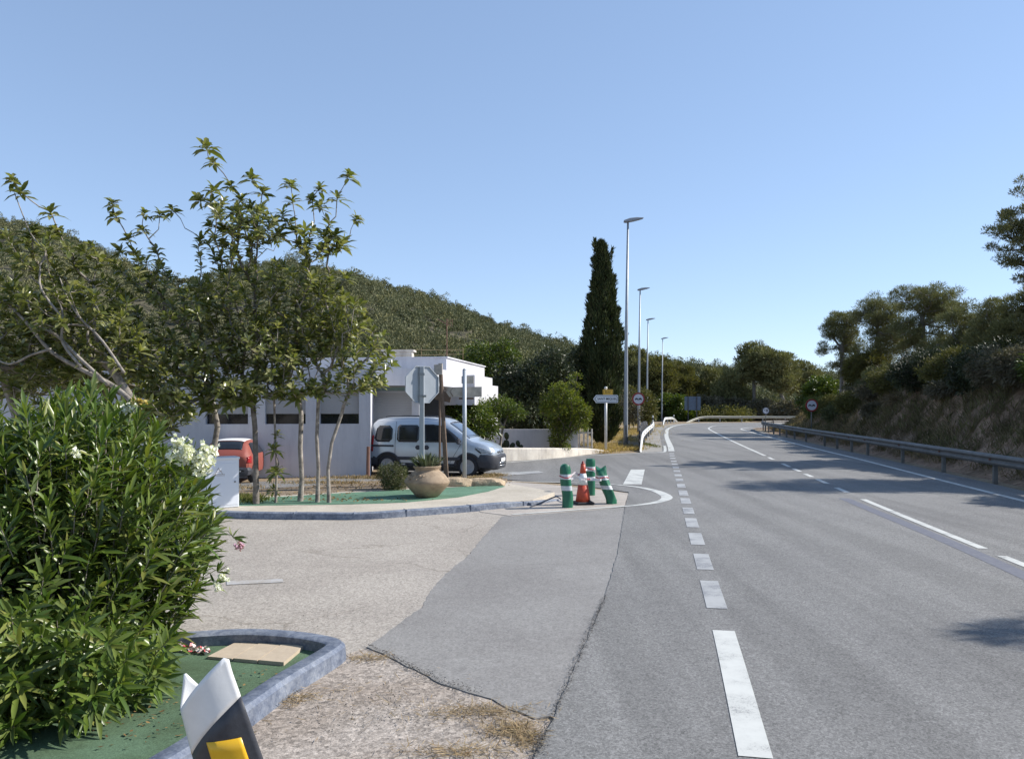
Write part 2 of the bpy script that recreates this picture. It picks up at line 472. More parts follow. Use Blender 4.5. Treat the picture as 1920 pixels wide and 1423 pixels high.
M['lamphead'] = plain('lamphead', (.30, .31, .33), .45, .5)
M['straw'] = leafm('straw', [(.24, .16, .085), (.36, .26, .15), (.46, .36, .22), (.28, .20, .11)], .8, .2, .2, 1.0)
M['litter'] = leafm('litter', [(.07, .045, .02), (.16, .10, .04), (.30, .20, .08), (.12, .10, .03)], .8, 0, .2)
M['oleander'] = leafm('oleander', [(.06, .11, .022), (.09, .15, .026), (.125, .185, .03), (.18, .24, .045), (.12, .16, .055), (.10, .155, .03), (.26, .27, .07)], .34, .28, .5, 1.5, .8)
M['loquat'] = leafm('loquat', [(.10, .125, .034), (.145, .165, .042), (.19, .21, .055), (.36, .35, .17), (.13, .15, .04)], .28, .35, .6, .9, .85)
M['pine'] = leafm('pine', [(.15, .152, .065), (.20, .198, .085), (.27, .26, .13)], .7, .15, .15, .5, .7)
M['pine_light'] = leafm('pine_light', [(.11, .11, .035), (.15, .145, .05), (.20, .18, .065)], .7, .2, .15, .5, .75)
M['hillpine'] = leafm('hillpine', [(.125, .13, .07), (.16, .165, .092), (.205, .205, .12)], .75, .1, .1, .05, .8)
def tree_tone(m, lo, hi):
    # each tree of the mass has its own foliage colour
    N, Lk = m.node_tree.nodes, m.node_tree.links
    a = N.new('ShaderNodeAttribute'); a.attribute_name = 'tone'
    b = N['Principled BSDF']; src = b.inputs['Base Color'].links[0].from_socket
    c = mixc(N, Lk, 1.0, src, ramp(N, Lk, a.outputs['Fac'], [(0, lo), (.5, (1, 1, 1)), (1, hi)]), 'MULTIPLY')
    Lk.new(c, b.inputs['Base Color'])
tree_tone(M['hillpine'], (.66, .74, .70), (1.35, 1.25, 1.05))
M['citrus'] = leafm('citrus', [(.06, .10, .018), (.095, .14, .022), (.16, .19, .03), (.05, .08, .02)], .4, .25, .4, 1.2, .7)
M['citrus_y'] = leafm('citrus_y', [(.09, .13, .02), (.14, .18, .03), (.26, .26, .04), (.10, .14, .03)], .45, .3, .3, 1.1, .7)
M['darkleaf'] = leafm('darkleaf', [(.03, .042, .018), (.048, .062, .025), (.078, .09, .036)], .5, .1, .35, .7, .6)
M['cypress'] = leafm('cypress', [(.03, .045, .017), (.05, .068, .024), (.09, .105, .036), (.05, .046, .024)], .65, .08, .2, 1.0, .7)
M['bushgrey'] = leafm('bushgrey', [(.15, .13, .09), (.20, .175, .12), (.12, .12, .07)], .8, .1, .1, .8, .7)
M['rosemary'] = leafm('rosemary', [(.085, .10, .042), (.13, .145, .06), (.17, .165, .08)], .7, .1, .2, 2.5, .75)
M['agave'] = leafm('agave', [(.10, .13, .07), (.19, .22, .12), (.07, .09, .05)], .5, .1, .4)
M['grassdry'] = leafm('grassdry', [(.18, .135, .09), (.27, .21, .135), (.38, .30, .19), (.21, .165, .11)], .85, .2, .1, .25, .5)
M['grassgold'] = leafm('grassgold', [(.36, .25, .10), (.50, .36, .16), (.60, .46, .22)], .85, .25, .1, .8, .75)
M['scrubgreen'] = leafm('scrubgreen', [(.11, .11, .045), (.16, .155, .065), (.22, .195, .10), (.12, .105, .065)], .8, .15, .15, .6, .6)
M['grit'] = leafm('grit', [(.08, .077, .072), (.15, .14, .13), (.06, .055, .05), (.25, .23, .2)], .9, 0, .2)
M['weed'] = leafm('weed', [(.10, .13, .03), (.16, .18, .05), (.22, .19, .07)], .7, .2, .2)
M['petal'] = leafm('petal', [(.80, .80, .72), (.86, .86, .80), (.74, .76, .66)], .6, .25, .2, 5, .95)
M['petalpink'] = leafm('petalpink', [(.70, .42, .56), (.78, .52, .64)], .6, .25, .2)
M['petalyellow'] = leafm('petalyellow', [(.55, .42, .10), (.62, .5, .2)], .6, .2, .2)

# ------------------------------------------------------------------ ground, roads, markings
def seg_poly(pts, step=.4, jit=0.0, rng=random, closed=True):
    out = []; n = len(pts)
    for i in range(n if closed else n - 1):
        a = pts[i]; b = pts[(i + 1) % n]
        d = math.dist(a[:2], b[:2]); k = max(1, int(d / step)); k = min(k, 60)
        for j in range(k):
            f = j / k
            out.append((a[0] + (b[0] - a[0]) * f + rng.uniform(-jit, jit), a[1] + (b[1] - a[1]) * f + rng.uniform(-jit, jit)))
    if not closed: out.append(tuple(pts[-1][:2]))
    return out
def smooth_path(pts, sub=6):
    """Catmull-Rom through pts"""
    P = [Vector(p if len(p) == 3 else (p[0], p[1], 0)) for p in pts]
    out = []
    for i in range(len(P) - 1):
        p0 = P[max(i - 1, 0)]; p1 = P[i]; p2 = P[i + 1]; p3 = P[min(i + 2, len(P) - 1)]
        for k in range(sub):
            t = k / sub
            out.append(.5 * ((2 * p1) + (p2 - p0) * t + (2 * p0 - 5 * p1 + 4 * p2 - p3) * t * t + (3 * p1 - p0 - 3 * p2 + p3) * t ** 3))
    out.append(P[-1])
    return out
def sheet(name, pts, z, mat, jit=0.0, step=.4):
    pp = seg_poly(pts, step, jit)
    me = bpy.data.meshes.new(name)
    n_ = len(pp)
    ar = sum(pp[i][0] * pp[(i + 1) % n_][1] - pp[(i + 1) % n_][0] * pp[i][1] for i in range(n_))
    if ar < 0: pp = pp[::-1]
    me.from_pydata([(p[0], p[1], z) for p in pp] + [(p[0], p[1], z - .03) for p in pp], [], [tuple(range(n_))] + [(i, n_ + i, n_ + (i + 1) % n_, (i + 1) % n_) for i in range(n_)])
    import bmesh
    bm = bmesh.new(); bm.from_mesh(me)
    bmesh.ops.recalc_face_normals(bm, faces=[])
    bm.to_mesh(me); bm.free()
    return tag(link_mesh(name, me, mat), kind='structure')
def ribbon(mb, path, w, z):
    P = [Vector((p[0], p[1], 0)) for p in path]; vs = []; fs = []
    ww = w if isinstance(w, (list, tuple)) else [w] * len(P)
    for i, p in enumerate(P):
        d = (P[min(i + 1, len(P) - 1)] - P[max(i - 1, 0)]).normalized(); n = Vector((d.y, -d.x, 0))
        vs += [(p.x - n.x * ww[i] / 2, p.y - n.y * ww[i] / 2, z), (p.x + n.x * ww[i] / 2, p.y + n.y * ww[i] / 2, z)]
        if i: fs.append((2 * i - 2, 2 * i - 1, 2 * i + 1, 2 * i))
    mb.add(vs, fs)

# ground reaching the horizon
gm = MB(); gm.add([(-1500, -200, -.012), (1500, -200, -.012), (1500, 3000, -.012), (-1500, 3000, -.012)], [(0, 1, 2, 3)])
tag(gm.build('ground', M['earth']), kind='structure')

LEFTLINE = [(1.45, 4.6), (1.97, 7.2), (2.57, 10.4), (3.23, 13.9), (3.82, 17.0), (4.63, 21.3), (5.48, 25.8), (6.77, 32.7), (8.2, 40), (10.5, 52.5), (12.4, 62), (14.3, 71), (16.9, 81), (19.8, 89.5), (23.2, 95.5), (27.5, 98.2), (33, 98.6), (40, 96.5), (55, 88)]
CENTRE = [(6.0, 5), (6.92, 11.36), (7.9, 17.4), (9.2, 24.6), (10.7, 32.7), (12.6, 43), (15.0, 55.5), (18.06, 70.8), (19.7, 77), (21.8, 83), (24.4, 87.3), (27.6, 89.6), (31.5, 90), (37, 88), (48, 81)]
RIGHTLINE = [(9.0, 3), (10.0, 10), (11.3, 17.1), (12.4, 23.3), (13.9, 31.5), (15.3, 40), (18.0, 55), (20.7, 69.5), (22.2, 74.0), (24.3, 77.6), (27.5, 79.8), (31.5, 80), (36.5, 78), (45, 72)]
LL = smooth_path(LEFTLINE); CL = smooth_path(CENTRE); RL = smooth_path(RIGHTLINE)
def off(path, d):
    out = []
    for i, p in enumerate(path):
        t = (path[min(i + 1, len(path) - 1)] - path[max(i - 1, 0)]).normalized()
        out.append(Vector((p.x + t.y * d, p.y - t.x * d, 0)))
    return out

# main carriageway
edgeL = [gp(*p) for p in [(1172, 950), (1160, 1030), (1135, 1120), (1100, 1200), (1062, 1290), (1035, 1350), (1003, 1423), (950, 1560)]]
left_far = [p for p in off(LL, -.42) if p.y > 36]
main = [(p[0], p[1]) for p in reversed(edgeL)] + [gp(1180, 920)[:2], gp(1190, 880)[:2], (6.1, 35.2)] + [(p.x, p.y) for p in left_far] + [(p.x, p.y) for p in reversed(off(RL, 1.0))] + [(9.6, -6), (0, -6)]
sheet('road', main, .012, M['asphalt'], .010, .12)
# side road running in front of the house
side = [gp(1195, 925)[:2], gp(1050, 905)[:2], gp(960, 900)[:2], (-.3, 22.2), (-2.5, 20.2), (-4.5, 19.2), (-8, 18.4), (-15, 17.8), (-15, 20.2), (-8.5, 21.0), (-6.5, 21.75), (-4.3, 23.0), (-2.5, 27.5), (-.4, 29.4), (1.7, 31.2), (3.6, 33.9), (6.3, 35.35), (7.2, 36.0)]
sheet('side_road', side, .008, M['asphalt'], .02, .4)
# paved shoulder between left guardrail and edge line
sh = [(p.x, p.y) for p in off(LL, -.30) if p.y > 35] + [(p.x, p.y) for p in reversed([q for q in off(LL, -1.35) if q.y > 35])]
sheet('shoulder', sh, .005, M['shoulder'], .03, .4)
# forecourt, smoother strip, gravel
fore = [gp(*p)[:2] for p in [(1172, 925), (1172, 955), (940, 974), (905, 1010), (870, 1050), (830, 1085), (790, 1140), (740, 1177), (690, 1214), (610, 1240), (560, 1215), (440, 1210), (250, 1215)]] + [(-9, 7), (-14, 9), (-14, 15.2), (-5, 15.6), (0, 16.2)]
sheet('forecourt', fore, 0.0, M['forecourt'], .012, .25)
strip = [gp(*p)[:2] for p in [(1185, 944), (1175, 1030), (1150, 1120), (1115, 1200), (1075, 1290), (1045, 1352), (1035, 1342), (1000, 1347), (920, 1312), (830, 1282), (740, 1237), (690, 1212), (740, 1175), (790, 1139), (812, 1100), (840, 1072), (880, 1040), (905, 1008), (942, 968), (1060, 958)]]
sheet('asphalt_strip', strip, .004, M['asphalt2'], .014, .1)
grav = [gp(*p)[:2] for p in [(640, 1216), (690, 1213), (740, 1237), (830, 1282), (920, 1312), (1000, 1347), (1050, 1352), (1100, 1450), (1200, 1700), (200, 1800), (250, 1500), (480, 1320), (600, 1240)]]
sheet('gravel', grav, -.004, M['gravel'], .01, .2)
# pale concrete nose where the bollards stand
nose = [gp(*p)[:2] for p in [(950, 903), (1020, 908), (1100, 916), (1178, 925), (1171, 950), (1110, 957), (1040, 962), (960, 968), (900, 960), (900, 925)]]
sheet('concrete_apron', nose, .009, M['walk_flat'], .01, .25)

# markings
mk = MB()
zt = .017
ll = [p for p in LL if p.y > 35.2]
ribbon(mk, ll, .28, zt)
solid = [p for p in LL if p.y < 7.2]
ribbon(mk, solid + [Vector((1.97, 7.2, 0))], .2, zt)
ribbon(mk, [p for p in RL if p.y > 2], .17, zt)
def centre_at(y, P=CL):
    for a, b in zip(P[:-1], P[1:]):
        if a.y <= y <= b.y:
            f = (y - a.y) / (b.y - a.y); return a.lerp(b, f)
    return P[-1]
def piece(y0, y1, P, w, dst, dx=0.0):
    n = max(2, int((y1 - y0) / 1.0) + 1)
    pp = [centre_at(y0 + (y1 - y0) * i / (n - 1), P) + Vector((dx, 0, 0)) for i in range(n)]
    ribbon(dst, pp, w, zt)
for (y0, y1) in ((11.36, 17.4), (18.75, 19.9), (20.9, 22.2), (22.9, 24.0), (24.8, 26.0), (26.7, 28.2), (30.4, 31.7), (4, 10.8)):
    piece(y0, y1, CL, .14, mk)
cl2 = [p for i, p in enumerate(CL) if p.y > 32.7 or i > 40]
ribbon(mk, cl2, .15, zt)
# give-way loop and stop bar of the side road
loop = smooth_path([gp(*p) for p in [(960, 903), (1040, 905), (1110, 907), (1180, 912), (1225, 920), (1250, 932), (1238, 941), (1195, 948), (1120, 954), (1040, 960), (960, 966)]])
ribbon(mk, loop, [.10 + .16 * math.exp(-((i / len(loop) - .48) / .16) ** 2) for i in range(len(loop))], zt)
q = [gp(*p)[:2] for p in [(1183, 881), (1209, 881), (1203, 909), (1168, 909)]]
mk.add([(a, b, zt) for a, b in q], [(0, 1, 2, 3)])
ln = smooth_path([gp(*p) for p in [(860, 872), (945, 868.5), (1040, 860), (1120, 854), (1200, 850), (1240, 848.5), (1247, 845.5), (1246, 836)]])
ribbon(mk, ln, .13, zt)
tag(mk.build('road_markings', M['white_paint'], fix=False), kind='structure')
wk = MB()
for (a, b) in ((7.99, 9.26), (9.89, 10.95), (11.67, 12.75), (13.35, 14.45), (15.0, 15.95), (16.6, 17.6), (18.1, 19.2), (19.9, 20.8), (21.6, 22.3), (23.1, 23.8), (24.6, 25.3), (26.1, 26.8), (27.6, 28.3), (29.1, 29.8), (30.8, 31.4), (32.4, 33.0), (33.9, 34.5)):
    piece(a, b, LL, .21, wk)
q = [gp(*p)[:2] for p in [(880, 889), (1010, 884), (1020, 887), (930, 894)]]
wk.add([(a, b, zt) for a, b in q], [(0, 1, 2, 3)])
q = [gp(*p)[:2] for p in [(1100, 881), (1130, 879), (1132, 880), (1102, 882)]]
wk.add([(a, b, zt) for a, b in q], [(0, 1, 2, 3)])
tag(wk.build('worn_markings', M['worn_paint'], fix=False), kind='structure')
fk = MB()
for pl in ([(425, 1090), (530, 1086), (532, 1092), (425, 1097)],):
    q = [gp(*p)[:2] for p in pl]; fk.add([(a, b, .007) for a, b in q], [(0, 1, 2, 3)])
tag(fk.build('faded_markings', M['faint_paint'], fix=False), kind='structure')
# bluish tar seam along the centre line
tr = MB()
tp = [(7.55, 17.6), (7.20, 15.2), (6.88, 12.9), (6.62, 11.2), (6.30, 9.4), (6.0, 7.8)]
ribbon(tr, smooth_path([(a, b, 0) for a, b in tp]), .24, .0145)
tag(tr.build('tar_seam', M['tar'], fix=False), kind='structure')

# ------------------------------------------------------------------ far island with blue kerb, turf, verge
ISZ = .12
kt = [gp(*p, ISZ) for p in [(120, 952), (300, 955), (385, 957), (480, 960), (600, 961), (680, 961), (760, 956), (860, 949), (950, 941), (1010, 934), (1045, 928)]]
ktp = smooth_path(kt, 5)
km = MB()
N_ = len(ktp)
prof = [(-.07, -.14), (-.075, -.005), (-.05, .008), (.05, .008), (.075, -.012), (.085, -.14)]
kp = []
for i, p in enumerate(ktp):
    f = max(0, (i - (N_ - 12)) / 11)
    kp.append(Vector((p.x, p.y, ISZ - .10 * f)))
km.sweep(kp, [(b + .0, c) for b, c in prof])
for i in range(6, N_ - 6, 6):
    p = kp[i]; d = (kp[i + 1] - kp[i - 1]).normalized(); km.box((p.x, p.y, p.z - .05), (.012, .176, .13), Matrix.Rotation(math.atan2(d.y, d.x), 3, 'Z'))
tag(km.build('island_kerb', M['kerbblue'], autos=40), kind='structure')
walk_in = [gp(*p, ISZ)[:2] for p in [(1040, 922), (1000, 914), (960, 907), (940, 903), (870, 906), (760, 910), (700, 914), (620, 920), (520, 926), (380, 934), (100, 938)]]
wm = MB()
poly = [(p.x, p.y) for p in ktp[:-6]] + walk_in
wm.prism(seg_poly(poly, .5), -.02, ISZ - .006)
tag(wm.build('island_pavement', M['walk']), kind='structure')
tpoly = [gp(*p, ISZ)[:2] for p in [(100, 944), (400, 949), (540, 946.5), (660, 945), (760, 941.5), (860, 932), (915, 921), (948, 911.5), (935, 909.5), (900, 911), (830, 914), (780, 916.5), (700, 921), (640, 924), (560, 929), (500, 932), (380, 936), (100, 940)]]
sheet('island_turf', tpoly, ISZ, M['turf'], .02, .2)
vpoly = [gp(*p, .10)[:2] for p in [(948, 907), (900, 910), (830, 913), (780, 915.5), (700, 920), (640, 923), (560, 928), (500, 931), (380, 935), (100, 938), (100, 930), (420, 922), (560, 913), (690, 903), (800, 896), (900, 893), (950, 898)]]
vm = MB(); vm.prism(seg_poly(vpoly, .35, .02), -.02, .117)
tag(vm.build('island_verge', M['verge']), kind='structure')

# ------------------------------------------------------------------ near island
kc = [gp(*p, .13) for p in [(60, 1600), (200, 1500), (285, 1432), (350, 1392), (408, 1352), (462, 1313), (525, 1270), (590, 1232), (621, 1213), (629, 1204), (612, 1196.5), (553, 1187), (464, 1182), (375, 1186), (250, 1195), (60, 1215)]]
kcp = smooth_path([(p[0], p[1], .13) for p in kc], 6)
nk = MB(); w2 = .078
nk.sweep(kcp, [(-w2, -.16), (-w2 - .004, -.012), (-w2 + .02, .004), (w2 - .03, .004), (w2, -.022), (w2 + .012, -.16)])
tag(nk.build('near_kerb', M['kerbblue'], autos=40), kind='structure')
inn = [(p.x, p.y) for p in kcp] + [(-8, 7.0), (-8, 3.0)]
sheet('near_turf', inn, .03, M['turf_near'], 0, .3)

# ------------------------------------------------------------------ right bank
RAIL = [(9.2, -8), (9.6, 0), (11.1, 10), (12.75, 19.3), (14.85, 31), (17.4, 46), (19.3, 56), (21.2, 65), (22.9, 70.5), (25.2, 74.0), (28.4, 76.0), (33, 75.6)]
ry = np.array([p[1] for p in RAIL[:9]]); rx = np.array([p[0] for p in RAIL[:9]])
def sstep(a, b, x):
    t = np.clip((x - a) / (b - a), 0, 1); return t * t * (3 - 2 * t)
def vnoise(x, y, s, seed=0):
    """cheap smooth value noise"""
    x = np.asarray(x, float) * s; y = np.asarray(y, float) * s
    xi = np.floor(x); yi = np.floor(y); fx = x - xi; fy = y - yi
    def h(a, b): 
        v = np.sin(a * 127.1 + b * 311.7 + seed * 74.7) * 43758.5453
        return v - np.floor(v)
    fx = fx * fx * (3 - 2 * fx); fy = fy * fy * (3 - 2 * fy)
    return (h(xi, yi) * (1 - fx) + h(xi + 1, yi) * fx) * (1 - fy) + (h(xi, yi + 1) * (1 - fx) + h(xi + 1, yi + 1) * fx) * fy
def bank_z(X, Y):
    X = np.asarray(X, float); Y = np.asarray(Y, float)
    t = (X - np.interp(Y, ry, rx)) - .5
    k = sstep(74, 64, Y) if False else 1 - sstep(62, 73, Y)
    hgt = 3.7 + .3 * np.sin(Y * .16 + 1) - 1.6 * sstep(26, 56, Y)
    run = 3.9 + .6 * sstep(36, 50, Y)
    z = hgt * sstep(0, run, t) + .10 * np.maximum(0, t - 4.0) + .7 * (vnoise(X, Y, .55, 1) - .5) * sstep(.3, 2, t) + .3 * (vnoise(X, Y, 1.9, 2) - .5) * sstep(.3, 1.5, t)
    return np.where(t > 0, z * k, 0) + np.where(t > 0, 0.02, -.05)
bm_ = MB()
ys = np.arange(-8, 76, .6); ts = np.concatenate([np.arange(-.5, 7, .3), np.arange(7, 42, 1.6)])
VV = []
for y in ys:
    bx = np.interp(y, ry, rx) + .5
    for t in ts:
        VV.append((bx + t, y, float(bank_z(bx + t, y)) if t > -.3 else -.06))
nt_ = len(ts); FF = [(i * nt_ + j, i * nt_ + j + 1, (i + 1) * nt_ + j + 1, (i + 1) * nt_ + j) for i in range(len(ys) - 1) for j in range(nt_ - 1)]
bm_.add(VV, FF)
tag(bm_.build('bank', M['redearth'], smooth=True, fix=False), kind='structure')

# ------------------------------------------------------------------ hills
SIL = np.array([(-900, 470), (-400, 425), (0, 400), (60, 408), (130, 430), (210, 466), (265, 490), (330, 512), (400, 500), (470, 482), (540, 476), (600, 489), (700, 516), (800, 543), (880, 573), (960, 604), (1040, 629), (1090, 642), (1200, 658), (1300, 676), (1400, 688), (1550, 692), (1700, 684), (2000, 668), (2600, 640)], float)
YR = 230.0
def hill_z(X, Y):
    X = np.asarray(X, float); Y = np.maximum(np.asarray(Y, float), 1)
    px = CX + F * X / Y
    top = np.interp(px, SIL[:, 0], SIL[:, 1]) + 27
    hr = H + (HY - top) / F * YR
    y0 = np.interp(px, [-400, 700, 1000, 1250, 1500, 2600], [52, 60, 70, 118, 120, 120])
    t = np.clip((Y - y0) / (YR - y0), 0, 1)
    back = 1 - .5 * np.clip((Y - YR) / 60, 0, 1)
    und = (vnoise(X, Y, .035, 5) - .5) * 5 * np.sin(np.pi * t)
    return np.maximum(0, hr) * (t ** 1.1) * back + und * (t > 0) + (vnoise(X, Y, .2, 6) - .5) * .8 * (t > 0) - .4
yy = np.concatenate([np.arange(50, 130, 3.0), np.arange(130, 290, 4.0)])
rr_ = np.linspace(-1.15, 1.05, 150)
VV = [(r * y, y, 0) for y in yy for r in rr_]
VA = np.array(VV); VA[:, 2] = hill_z(VA[:, 0], VA[:, 1])
hm = MB(); nr = len(rr_)
hm.add([tuple(v) for v in VA], [(i * nr + j, i * nr + j + 1, (i + 1) * nr + j + 1, (i + 1) * nr + j) for i in range(len(yy) - 1) for j in range(nr - 1)])
tag(hm.build('hill', M['hillsoil'], smooth=True, fix=False), kind='structure')

# forest on the hill: one mass
def forest():
    rng = np.random.default_rng(3)
    n = 15000
    Y = np.sqrt(rng.uniform(62 ** 2, 236 ** 2, n)); px = rng.uniform(-80, 2000, n)
    extra = 1300
    Y = np.concatenate([Y, rng.uniform(222, 234, extra)]); px = np.concatenate([px, rng.uniform(-80, 2000, extra)])
    X = (px - CX) / F * Y
    y0 = np.interp(px, [-400, 700, 1000, 1250, 1500, 2600], [52, 60, 70, 118, 120, 120])
    keep = (Y > y0 + 6) & ~((px > 1560) & (Y < 200)) & (rng.uniform(size=len(Y)) < np.where(px < 600, .5, .8)) & (vnoise(X, Y, .09, 8) > .16)
    keep &= ~((px < 560) & (Y < 110))
    X, Y, px = X[keep], Y[keep], px[keep]
    Z = hill_z(X, Y)
    nn = len(X)
    hgt = rng.uniform(2.2, 4.4, nn) * (1 + .5 * (rng.uniform(size=nn) < .18)); rad = hgt * rng.uniform(.24, .42, nn)
    tone = np.clip(.5 + .22 * rng.normal(size=nn) + .5 * (vnoise(X, Y, .05, 9) - .5), 0, 1)
    out = NP()
    for near in (True, False):
        m = (Y < 120) if near else (Y >= 120)
        if not m.any(): continue
        k = 230 if near else 105
        x, y, z, h, r, tn = X[m], Y[m], Z[m], hgt[m], rad[m], tone[m]
        T = len(x)
        nl_ = 7
        lob = rdir(T * nl_, rng).reshape(T, nl_, 3) * np.array([.72, .72, .8]) * rng.uniform(.4, 1, (T, nl_, 1)); lob[:, :, 2] = np.abs(lob[:, :, 2]) - .1
        which = rng.integers(0, nl_, (T, k))
        d = rdir(T * k, rng).reshape(T, k, 3); d[:, :, 2] = np.where(d[:, :, 2] < -.35, -d[:, :, 2], d[:, :, 2])
        c = np.take_along_axis(lob, which[:, :, None], axis=1)
        P = c * np.stack([r, r, h * .5], 1)[:, None, :] + d * (.34 * r)[:, None, None] * rng.uniform(.5, 1.25, (T, k, 1))
        P += np.stack([x, y, z + h * .5], 1)[:, None, :]
        P = P.reshape(-1, 3); D = (d * .6 + np.array([0, 0, .8]) + rng.normal(size=d.shape) * .5).reshape(-1, 3)
        U = rdir(len(P), rng)
        s = .32 if near else .47
        add_leaves(out, P, D, U, rng.uniform(.6, 1.3, len(P)) * s, rng.uniform(.3, .5, len(P)) * s, full=False)
        out.tone.append(np.repeat(tn, k * 4))
    tag(out.build('hill_forest', M['hillpine']), 'olive green pine forest covering the hillside behind the white house', 'forest', kind='stuff')
forest()

# ------------------------------------------------------------------ trees: generic crowns
def ell_points(ells, n, rng, shell=.35, mind=0):
    """points in ellipsoids (cx,cy,cz,rx,ry,rz,weight)"""
    w = np.array([e[6] if len(e) > 6 else e[3] * e[4] * e[5] for e in ells]); w = w / w.sum()
    which = rng.choice(len(ells), n, p=w)
    E = np.array([e[:6] for e in ells])[which]
    d = rdir(n, rng); rr = rng.uniform(0, 1, (n, 1)) ** shell
    P = E[:, :3] + d * rr * E[:, 3:6]
    return P, d
def thin(P, dmin):
    keep = []
    Q = np.zeros((0, 3))
    for i, p in enumerate(P):
        if len(Q) == 0 or np.min(np.sum((Q - p) ** 2, axis=1)) > dmin * dmin:
            keep.append(i); Q = np.vstack([Q, p])
    return P[keep]
def broadleaf(name, base, ells, ntip, nleaf, L, W, mat, bark, label, cat, group=None, trunk_h=.5, lean=(0, 0), spread=.3, seed=1, r_tip=.008, droop=.3, upw=.3, pw=.42, trunks=1, full=False, bf=.45, mats=None):
    rng = np.random.default_rng(seed)
    o = empty(name, base, label, cat, group)
    b = np.array(base, float)
    P, _ = ell_points(ells, ntip * 3, rng)
    P = thin(P, spread * .8)[:ntip]
    tr = [b - np.array([0, 0, .05]), b + np.array([lean[0] * .4, lean[1] * .4, trunk_h * .5]), b + np.array([lean[0], lean[1], trunk_h])]
    pos, par, rad, tid = skeleton(tr, list(P), .3 + spread * .6, r_tip, pw, bf, rng)
    wood(pos, par, rad, 'trunk', bark, o, base)
    n = len(P)
    k = nleaf
    d = rdir(n * k, rng)
    Q = np.repeat(pos[tid], k, axis=0) + d * spread * rng.uniform(.1, 1.0, (n * k, 1))
    cen = np.array([e[:3] for e in ells]).mean(axis=0)
    D = d + .6 * nrm(Q - cen) + np.array([0, 0, upw]) + rng.normal(size=d.shape) * .3
    c = NP()
    add_leaves(c, Q, D, rdir(len(Q), rng), rng.uniform(.7, 1.25, len(Q)) * L, rng.uniform(.75, 1.2, len(Q)) * W, droop, full=full)
    c.build('crown', mat, o, False, base)
    return o
def pine(name, base, ells, npuff, label, group, mat='pine', seed=1, puff=.55, k=150, nl=(.20, .03), trunk=None, cat='pine tree', thick=.02, pw=.5):
    rng = np.random.default_rng(seed)
    o = empty(name, base, label, cat, group)
    b = np.array(base, float)
    P, _ = ell_points(ells, npuff * 4, rng, .45)
    P = thin(P, puff * .75)[:npuff]
    cz = min(e[2] - e[5] for e in ells)
    top = np.array(ells[0][:3])
    mid = b * .45 + top * .55; mid[2] = max(b[2] + .5, cz)
    q = b * .75 + mid * .25; q[2] = b[2] * .6 + mid[2] * .4
    tr = trunk or [b - np.array([0, 0, .2]), q + rng.normal(size=3) * .08, mid, mid * .4 + top * .6]
    k = int(k * 1.6)
    pos, par, rad, tid = skeleton(tr, list(P), .6, thick, pw, .35, rng, .06, 3)
    wood(pos, par, rad, 'trunk', M['bark_grey'], o, base)
    n = len(tid)
    cen = pos[tid]
    sz = rng.uniform(.7, 1.25, n) * puff
    d = rdir(n * k, rng); 
    Q = np.repeat(cen, k, axis=0) + d * np.array([1, 1, .62]) * np.repeat(sz, k)[:, None] * rng.uniform(.25, 1.0, (n * k, 1)) 
    D = d + np.array([0, 0, .65]) + rng.normal(size=d.shape) * .35
    c = NP()
    add_leaves(c, Q, D, rdir(len(Q), rng), rng.uniform(.7, 1.3, len(Q)) * nl[0], rng.uniform(.7, 1.3, len(Q)) * nl[1], full=False)
    c.build('crown', M[mat], o, False, base)
    return o
def on_bank(px, Y):
    X = (px - CX) / F * Y
    return (X, Y, float(bank_z(X, Y)) - .05)
def E(px, py, Y, rpx, rpz, dep=None):
    """an ellipsoid seen at px,py with radii in pixels, standing at distance Y"""
    x, y, z = at(px, py, Y)
    rx_ = rpx / F * Y; rz_ = rpz / F * Y
    return (x, y, z, rx_, dep or rx_, rz_)

GP = 'pines on the roadside bank'
pine('pine_tree', on_bank(1580, 60), [E(1578, 612, 60, 34, 30), E(1556, 622, 60, 22, 12), E(1552, 655, 60, 20, 12), E(1596, 650, 60, 26, 26), E(1585, 690, 60, 30, 18)], 80, 'slender pine with airy crown, nearest the bend at the end of the bank tree line', GP, seed=1, puff=.5, k=210)
pine('pine_tree', on_bank(1655, 57), [E(1645, 585, 57, 46, 32), E(1668, 625, 57, 44, 34), E(1640, 660, 57, 40, 28)], 120, 'rounded pine between the slender end pine and the tallest broad one', GP, seed=2, puff=.52, k=200)
pine('pine_tree', on_bank(1725, 52), [E(1730, 562, 52, 58, 26), E(1760, 590, 52, 50, 30), E(1700, 620, 52, 34, 20), E(1740, 650, 52, 60, 26)], 150, 'tall broad topped pine with sky gaps showing dark limbs under its crown', GP, seed=3, puff=.5, k=200)
pine('pine_tree', on_bank(1805, 47), [E(1808, 600, 47, 40, 34), E(1830, 640, 47, 44, 40), E(1790, 670, 47, 50, 36)], 130, 'olive green pine filling the dip beside the broad topped pine', GP, seed=4, puff=.5, k=190)
pine('pine_tree', on_bank(1862, 43), [E(1860, 588, 43, 24, 26), E(1858, 640, 43, 46, 40), E(1880, 690, 43, 50, 36)], 120, 'narrow pointed pine behind the darkest bank shrubs', GP, seed=5, puff=.46, k=190)
pine('pine_tree', on_bank(1935, 36), [E(1930, 575, 36, 44, 34), E(1915, 630, 36, 50, 46), E(1940, 690, 36, 60, 40)], 150, 'dark pine cut by the picture edge below the overhanging near crown', GP, seed=6, puff=.44, k=190)
